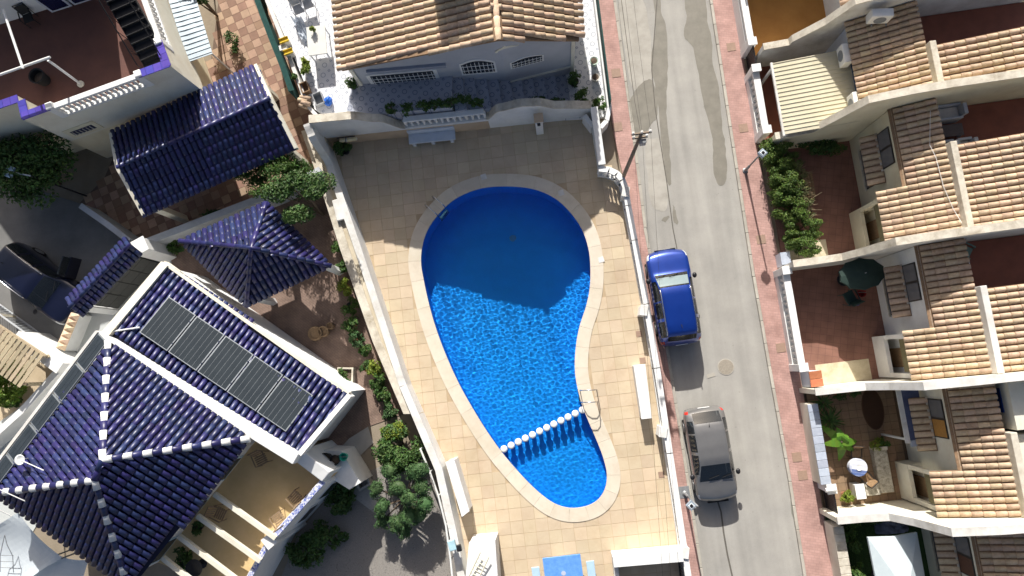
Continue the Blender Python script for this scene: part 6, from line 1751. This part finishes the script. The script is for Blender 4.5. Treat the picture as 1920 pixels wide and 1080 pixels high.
# ------------------------------------------------------------------ hedge and courtyard things across the street
r = root('hedge', 'thick clipped green hedge along the pavement in front of the cream house', 'hedge', S(3, .7))
mb = MB(); tk = MB()
for k in range(11):
    u = 1.1+k*.46; v = .58+(.3 if k > 6 else 0); wv_ = .62+.3*math.sin(k*1.3)**2
    c = S(u, v, 1.05); leaves(mb, c, (.55*wv_+.32, .46, .8), 2600, .09, 200+k, 16, -.9, .4)
    tk.tube([S(u, v, 0), S(u+.1, v+.1, .6), S(u-.1, v+.25, 1.4)], [.04, .03, .015], 6)
part('crown', mb, M('hedge_leaf', (.115, .19, .03), (.07, .125, .02), 2.2, .55, vary=.4, trans=.25), r); part('trunk', tk, TRUNK, r)
r = root('shrub', 'dry straggly shrub with bare twigs behind the clipped hedge', 'shrub', S(3.6, 1.4))
mb = MB(); rs = random.Random(31)
for k in range(150):
    a = S(rs.uniform(2.2, 4.6), rs.uniform(1.0, 1.3), rs.uniform(.4, .9)); b = a+Vector((rs.uniform(-.1, .6), rs.uniform(-.35, .35), rs.uniform(.2, .9)))
    mb.tube([a, a.lerp(b, .5)+Vector((0, 0, .1)), b], [.012, .009, .004], 4)
part('twigs', mb, M('dry_twig', (.40, .33, .20), (.3, .24, .14), 8, .9), r, kind='stuff'); mb = MB()
for k in range(5): leaves(mb, S(2.2+k*.5, 1.25, 1.2), (.4, .35, .45), 300, .11, 240+k, 8)
part('crown', mb, M('olive_leaf', (.16, .17, .06), (.10, .11, .04), 2, .6, vary=.4, trans=.2), r)
plant('shrub', 'dark creeper along the cream wall foot in the hedged courtyard', S(1.25, 2.5, .1), (1.2, .35, .5), .2, 1100, .14, 251, LEAFD, 'shrub', clumps=16)
r = root('bench', 'low wooden bench in the shade behind the clipped hedge', 'bench', S(2.7, 1.75, .1))
for k in range(4): part('slat', uvbox(MB(), 2.3, 3.4, 1.6+k*.12, 1.7+k*.12, .48, .52), WOOD, r)
for q in (2.4, 3.3): part('leg', uvbox(MB(), q-.05, q+.05, 1.62, 2.0, .1, .478), WOOD, r)
# parasols
def parasol(label, c, rx, ry, h, mat, sides, rot=0.0, rise=.35, cat='parasol'):
    r = root('parasol', label, cat, c); c = Vector(c); apex = c+Vector((0, 0, h+rise))
    rim = []
    for k in range(sides):
        t = 2*math.pi*(k+.5)/sides; x, y = (rx*math.cos(t), ry*math.sin(t))
        if sides == 4: x, y = rx*(1 if math.cos(t) > 0 else -1), ry*(1 if math.sin(t) > 0 else -1)
        rim.append(c+Vector((x*math.cos(rot)-y*math.sin(rot), x*math.sin(rot)+y*math.cos(rot), h)))
    for k in range(sides):
        a, b = rim[k], rim[(k+1) % sides]; m_ = (a+b)/2*.97+c*.03; m_.z = h+c.z+.03
        part('panel', MB().add([apex, a, m_, b, a-Vector((0, 0, .12)), b-Vector((0, 0, .12)), m_-Vector((0, 0, .12))], [(0, 1, 2), (0, 2, 3), (1, 4, 6, 2), (2, 6, 5, 3)]), mat, r)
        part('rib', MB().bar(apex-Vector((0, 0, .06)), a-Vector((0, 0, .05)), .012, 5), GREYM, r)
    part('pole', MB().bar(c, apex+Vector((0, 0, .08)), .025, 8), GREYM, r); part('base', MB().lathe([(.28, 0), (.28, .08), (.05, .12)], c, 16), DARKM, r)
    return r
parasol('dark green round parasol in the corner of the red courtyard', S(7.2, 2.75, .1), .95, .68, 1.9, M('dark_green_cloth', (.03, .055, .045), (.022, .042, .035), 3, .8, trans=.1), 10, ROT_V, .3)
parasol('large white rectangular parasol in the lawn garden', S(19.7, 2.0, .05), .95, 2.1, 2.1, M('pale_blue_white_cloth', (.62, .70, .72), (.56, .64, .67), 3, .75, trans=.15), 4, ROT_V, .45)
GRN = M('dark_green_plastic', (.03, .065, .055), None, 4, .5); REDP = M('red_plastic', (.35, .02, .02), None, 4, .5)
chair('dark green plastic chair beside the round green parasol', S(8.0, 2.7, .1), ROT_V+1.9, GRN, GRN)
c = S(7.9, 3.3, .1); r = root('bucket', 'red bucket beside the green plastic chair in the red courtyard', 'bucket', c)
part('bucket', MB().lathe([(.12, 0), (.17, .3), (.185, .3), (.185, .33), (.15, .31), (.12, .05), (0, .05)], c, 16), REDP, r); part('handle', MB().tube([c+Vector((.17*math.cos(t), .02, .32+.1*math.sin(t))) for t in np.linspace(0, math.pi, 8)], .01, 5), GREYM, r)
c = S(8.3, 3.1, .1); r = root('ball_toy', 'dark blue ball near the red bucket', 'ball', c); part('ball', MB().ball(c+Vector((0, 0, .12)), .12, 2), M('blue_ball', (.03, .03, .3), None, 4, .4), r, smooth=True)
# terrace furniture behind the roofs
SOFA = M('pale_grey_wicker', (.50, .53, .58), (.42, .45, .5), 8, .8, .2, 60)
def sofa(label, u0, u1, v0, v1, z, back):
    r = root('armchair', label, 'armchair', S((u0+u1)/2, (v0+v1)/2, z), 'pale armchairs on the roof terrace')
    part('seat', uvbox(MB(), u0+.1, u1-.1, v0+.05, v1-.05, z, z+.38), SOFA, r, bevel=.03); part('cushion', uvbox(MB(), u0+.12, u1-.12, v0+.08, v1-.08, z+.382, z+.46), SEATW, r, bevel=.02)
    part('armrest', uvbox(MB(), u0, u0+.1, v0, v1, z, z+.6), SOFA, r, bevel=.02); part('armrest', uvbox(MB(), u1-.1, u1, v0, v1, z, z+.6), SOFA, r, bevel=.02)
    if back == 'v1': part('backrest', uvbox(MB(), u0+.1, u1-.1, v1-.05, v1+.1, z, z+.8), SOFA, r, bevel=.02)
    else: part('backrest', uvbox(MB(), u0+.1, u1-.1, v0-.1, v0+.05, z, z+.8), SOFA, r, bevel=.02)
sofa('wide pale armchair against the cream wall of the roof terrace', 1.0, 1.65, 5.95, 7.0, 3.05, 'v1')
sofa('pale armchair next to the tiles, on the ridge wall side', 2.45, 2.95, 5.95, 6.45, 3.05, 'v1')
sofa('pale armchair next to the tiles, further into the terrace', 2.45, 2.95, 6.6, 7.15, 3.05, 'v1')
r = root('coffee_table', 'low dark table between the pale armchairs on the roof terrace', 'table', S(2.05, 6.5, 3.05))
part('table_top', uvbox(MB(), 1.8, 2.3, 6.05, 7.0, 3.42, 3.47), M('dark_wicker', (.12, .10, .10), None, 12, .7), r, bevel=.015)
for a_ in (1.85, 2.25):
    for b2 in (6.1, 6.95): part('leg', uvbox(MB(), a_-.03, a_+.03, b2-.03, b2+.03, 3.05, 3.418), SOFA, r)
PGR = M('pale_green_plastic', (.16, .26, .22), None, 4, .5)
chair('grey-green plastic chair on the roof terrace of the white house', S(6.95, 6.1, 3.05), ROT_V-.6, PGR, PGR)
chair('white folding chair on the roof terrace beside the grey-green one', S(7.6, 5.95, 3.05), ROT_V-.2, WIRE, WIRE, .8)
# palm courtyard
def fan_plant(label, c, n, ln, mat, seed, wd=.05, droop=.5, cat='plant', h0=.3, pot=None, name='palm'):
    r = root(name, label, cat, c); c = Vector(c); rs = random.Random(seed)
    part('trunk', MB().lathe([(.09, 0), (.07, h0), (.04, h0+.1)], c, 10), TRUNK, r)
    for k in range(n):
        t = k*2.399; el = rs.uniform(.1, 1.1); L = ln*rs.uniform(.7, 1.1); mb = MB(); o = c+Vector((0, 0, h0+.05))
        d = Vector((math.cos(t)*math.cos(el), math.sin(t)*math.cos(el), math.sin(el))); sd = Vector((-math.sin(t), math.cos(t), 0)); prev = None
        for i in range(6):
            s = i/5; p = o+d*L*s-Vector((0, 0, droop*L*s*s)); w_ = wd*(1-s)**.6*(.5+2*s if s < .25 else 1); a, b = p-sd*w_, p+sd*w_
            if prev: mb.quad(prev[0], a, b, prev[1])
            prev = (a, b)
        part('frond', mb, mat, r)
    return r
fan_plant('spiky dark green palm in the corner of the brown tiled courtyard', S(13.15, .95, .1), 34, .85, LEAFD, 5)
fan_plant('spiky palm behind the ivory garden wall by the orange bricks', S(12.35, .85, .1), 22, .6, LEAFD, 6)
BAN = M('banana_leaf', (.17, .36, .04), (.11, .26, .03), 2, .5, vary=.25, trans=.35)
fan_plant('banana plant with broad light green leaves in the palm courtyard', S(14.0, 1.15, .1), 7, 1.0, BAN, 9, .24, .75, 'plant', .75, None, 'banana_plant')
for k, (u, v, nm) in enumerate(((12.1,1.6,'dark pot plant by the white wall of the palm courtyard'),(12.05,2.2,'second dark pot plant by the white wall of the palm courtyard'),(14.3,3.0,'small pale pot plant at the end of the stone bench'))):
    plant('potted_plant', nm, S(u,v,.1), (.26, .26, .26), .25, 260, .11, 300+k, LEAF if k == 2 else LEAFD, pot=POT, potr=.14)
c = S(12.9, 3.2, .1); r = root('rug', 'oval dark brown rug on the brown courtyard tiles', 'rug', c)
part('rug', MB().prism([S(12.9+.85*math.cos(t), 3.0+.42*math.sin(t)) for t in np.linspace(0, 2*math.pi, 28)[:-1]], .106, .116), M('brown_rug', (.07, .035, .02), None, 20, .95), r)
part('rug_border', MB().prism([S(12.9+.89*math.cos(t), 3.0+.46*math.sin(t)) for t in np.linspace(0, 2*math.pi, 28)[:-1]], .105, .112), M('rug_edge', (.11, .06, .035), None, 20, .95), r)
STRIPE = brick_mat('blue_white_striped_cloth', (.75, .76, .78), (.09, .14, .34), (.75, .76, .78), .9, .12, ROT_V, .002, 0, .7, .05)
c = S(15.15, 1.7, .1); r = root('round_table', 'round table with blue and white striped cloth in the palm courtyard', 'table', c)
part('tablecloth', MB().lathe([(.36, .42), (.37, .70), (.35, .72), (0, .725)], c, 24), STRIPE, r); part('stem', MB().lathe([(.22, 0), (.05, .06), (.05, .7)], c, 12), WOOD, r)
part('dish', MB().lathe([(.05, .726), (.12, .76), (.1, .75), (0, .735)], c, 14), WHITE, r)
for k, (du, dv) in enumerate(((-.55, .1), (.5, .35))):
    chair(['dark chair on the banana plant side of the striped table', 'dark chair on the stone bench side of the striped table'][k], S(15.15+du, 1.7+dv, .1), math.atan2(*reversed((-(UD*du+VD*dv)).to_tuple())), SMOKE, WOOD, .8)
MOSS = M('pebbled_stone', (.52, .48, .40), (.22, .20, .16), 9, .85, .5, 20)
r = root('stone_bench', 'L-shaped pebbled stone bench beside the barred porch window', 'bench', S(15.4, 2.9, .1))
part('seat', uvbox(MB(), 14.6, 16.35, 2.55, 3.1, .1, .5), MOSS, r, bevel=.02); part('side_seat', uvbox(MB(), 15.85, 16.4, 1.95, 2.54, .1, .5), MOSS, r, bevel=.02)
for a_, b2, nm in ((14.55, 14.75, 'end'), ): part('end_block', uvbox(MB(), a_-.1, a_+.04, 2.55, 3.1, .1, .6), CAP, r)
c = S(16.1, 1.6, .1); r = root('white_pot', 'square white planter box by the courtyard gate', 'planter', c)
part('box', uvbox(MB(), 15.85, 16.4, 1.45, 1.78, .1, .75), WHITE, r, bevel=.02); part('lid', uvbox(MB(), 15.82, 16.43, 1.42, 1.81, .752, .8), WHITE, r, bevel=.01)
plant('potted_plant', 'yellow-green rounded plant beside the white planter box', S(16.3, 1.15, .1), (.3, .26, .26), .25, 520, .10, 320, LEAFY, pot=POT, potr=.16)
plant('potted_plant', 'yellow-green pot plant on the stone bench end by the porch', S(14.35, 2.75, .1), (.3, .26, .25), .25, 360, .10, 321, LEAFY, pot=POT, potr=.15)
# tarpaulin lean-to on the ivory house
TARP = M('blue_grey_tarpaulin', (.10, .12, .22), (.07, .085, .17), 3, .6, .2, 10)
r = root('lean_to_roof', 'dark blue-grey lean-to with white gutter on the ivory house', 'lean-to', S(12.9, 3.6, 0))
part('sheet', MB().slab([S(11.95, 3.3, 2.25), S(14.05, 3.3, 2.25), S(14.05, 3.95, 2.3), S(11.95, 3.95, 2.3)], .05), TARP, r)
part('gutter', MB().slab([S(11.9, 3.1, 2.28), S(14.15, 3.1, 2.28), S(14.15, 3.28, 2.3), S(11.9, 3.28, 2.3)], .08), WHITE2, r)
part('end_cap', uvbox(MB(), 14.06, 14.3, 3.3, 4.05, 2.18, 2.32), PIERT, r)
for q in (12.0, 14.0): part('post', uvbox(MB(), q-.04, q+.04, 3.14, 3.22, .1, 2.2), WHITE2, r)
# lawn garden
for k, (u, v, a_, nm) in enumerate(((17.4,.95,.5,'leafy dark shrub behind the gate pier in the lawn garden'),(18.3,.9,.45,'dark shrub along the lawn garden street wall'),(19.4,.85,.45,'low shrub by the lawn garden wall beside the white parasol'),(17.3,2.0,.35,'mixed shrub below the bright cream wall in the lawn garden'))):
    plant('shrub', nm, S(u,v,.05), (a_, a_, .5), .15, 800, .13, 330+k, LEAFD if k % 2 else LEAF, 'shrub')
TAR2 = M('grey_blue_cover', (.16, .18, .25), (.1, .11, .17), 4, .7)
c = S(17.7, 2.7, .05); r = root('covered_furniture', 'garden furniture under a crumpled grey-blue cover by the cream wall', 'cover', c)
mb = MB(); gx = 12; rs = random.Random(8)
gp = [[S(17.2+.9*i/gx, 2.2+1.3*j/gx, .05+(.75+rs.uniform(-.1, .1))*(1-(abs(2*i/gx-1)**5))*(1-(abs(2*j/gx-1)**5))) for i in range(gx+1)] for j in range(gx+1)]
for j in range(gx):
    for i in range(gx): mb.quad(gp[j][i], gp[j][i+1], gp[j+1][i+1], gp[j+1][i])
part('cover', mb, TAR2, r, smooth=True)
# white cable drooping over the cream house roof
zf2 = lambda v: 4.0+(v-4.15)*.444
pts = [S(1.5, 5.2, zf2(5.2)+.18), S(2.8, 5.0, zf2(5.0)+.14), S(3.3, 5.1, zf2(5.1)+.15), S(4.5, 5.15, zf2(5.15)+.15), S(5.4, 5.3, zf2(5.3)+.15), S(6.0, 5.45, zf2(5.4)+.2)]
top('cable', MB().tube([p for i in range(len(pts)-1) for p in [pts[i].lerp(pts[i+1], s) for s in (0, .33, .66)]]+[pts[-1]], .012, 5), WHITE2, 'white cable trailing over the cream house roof tiles', 'cable')
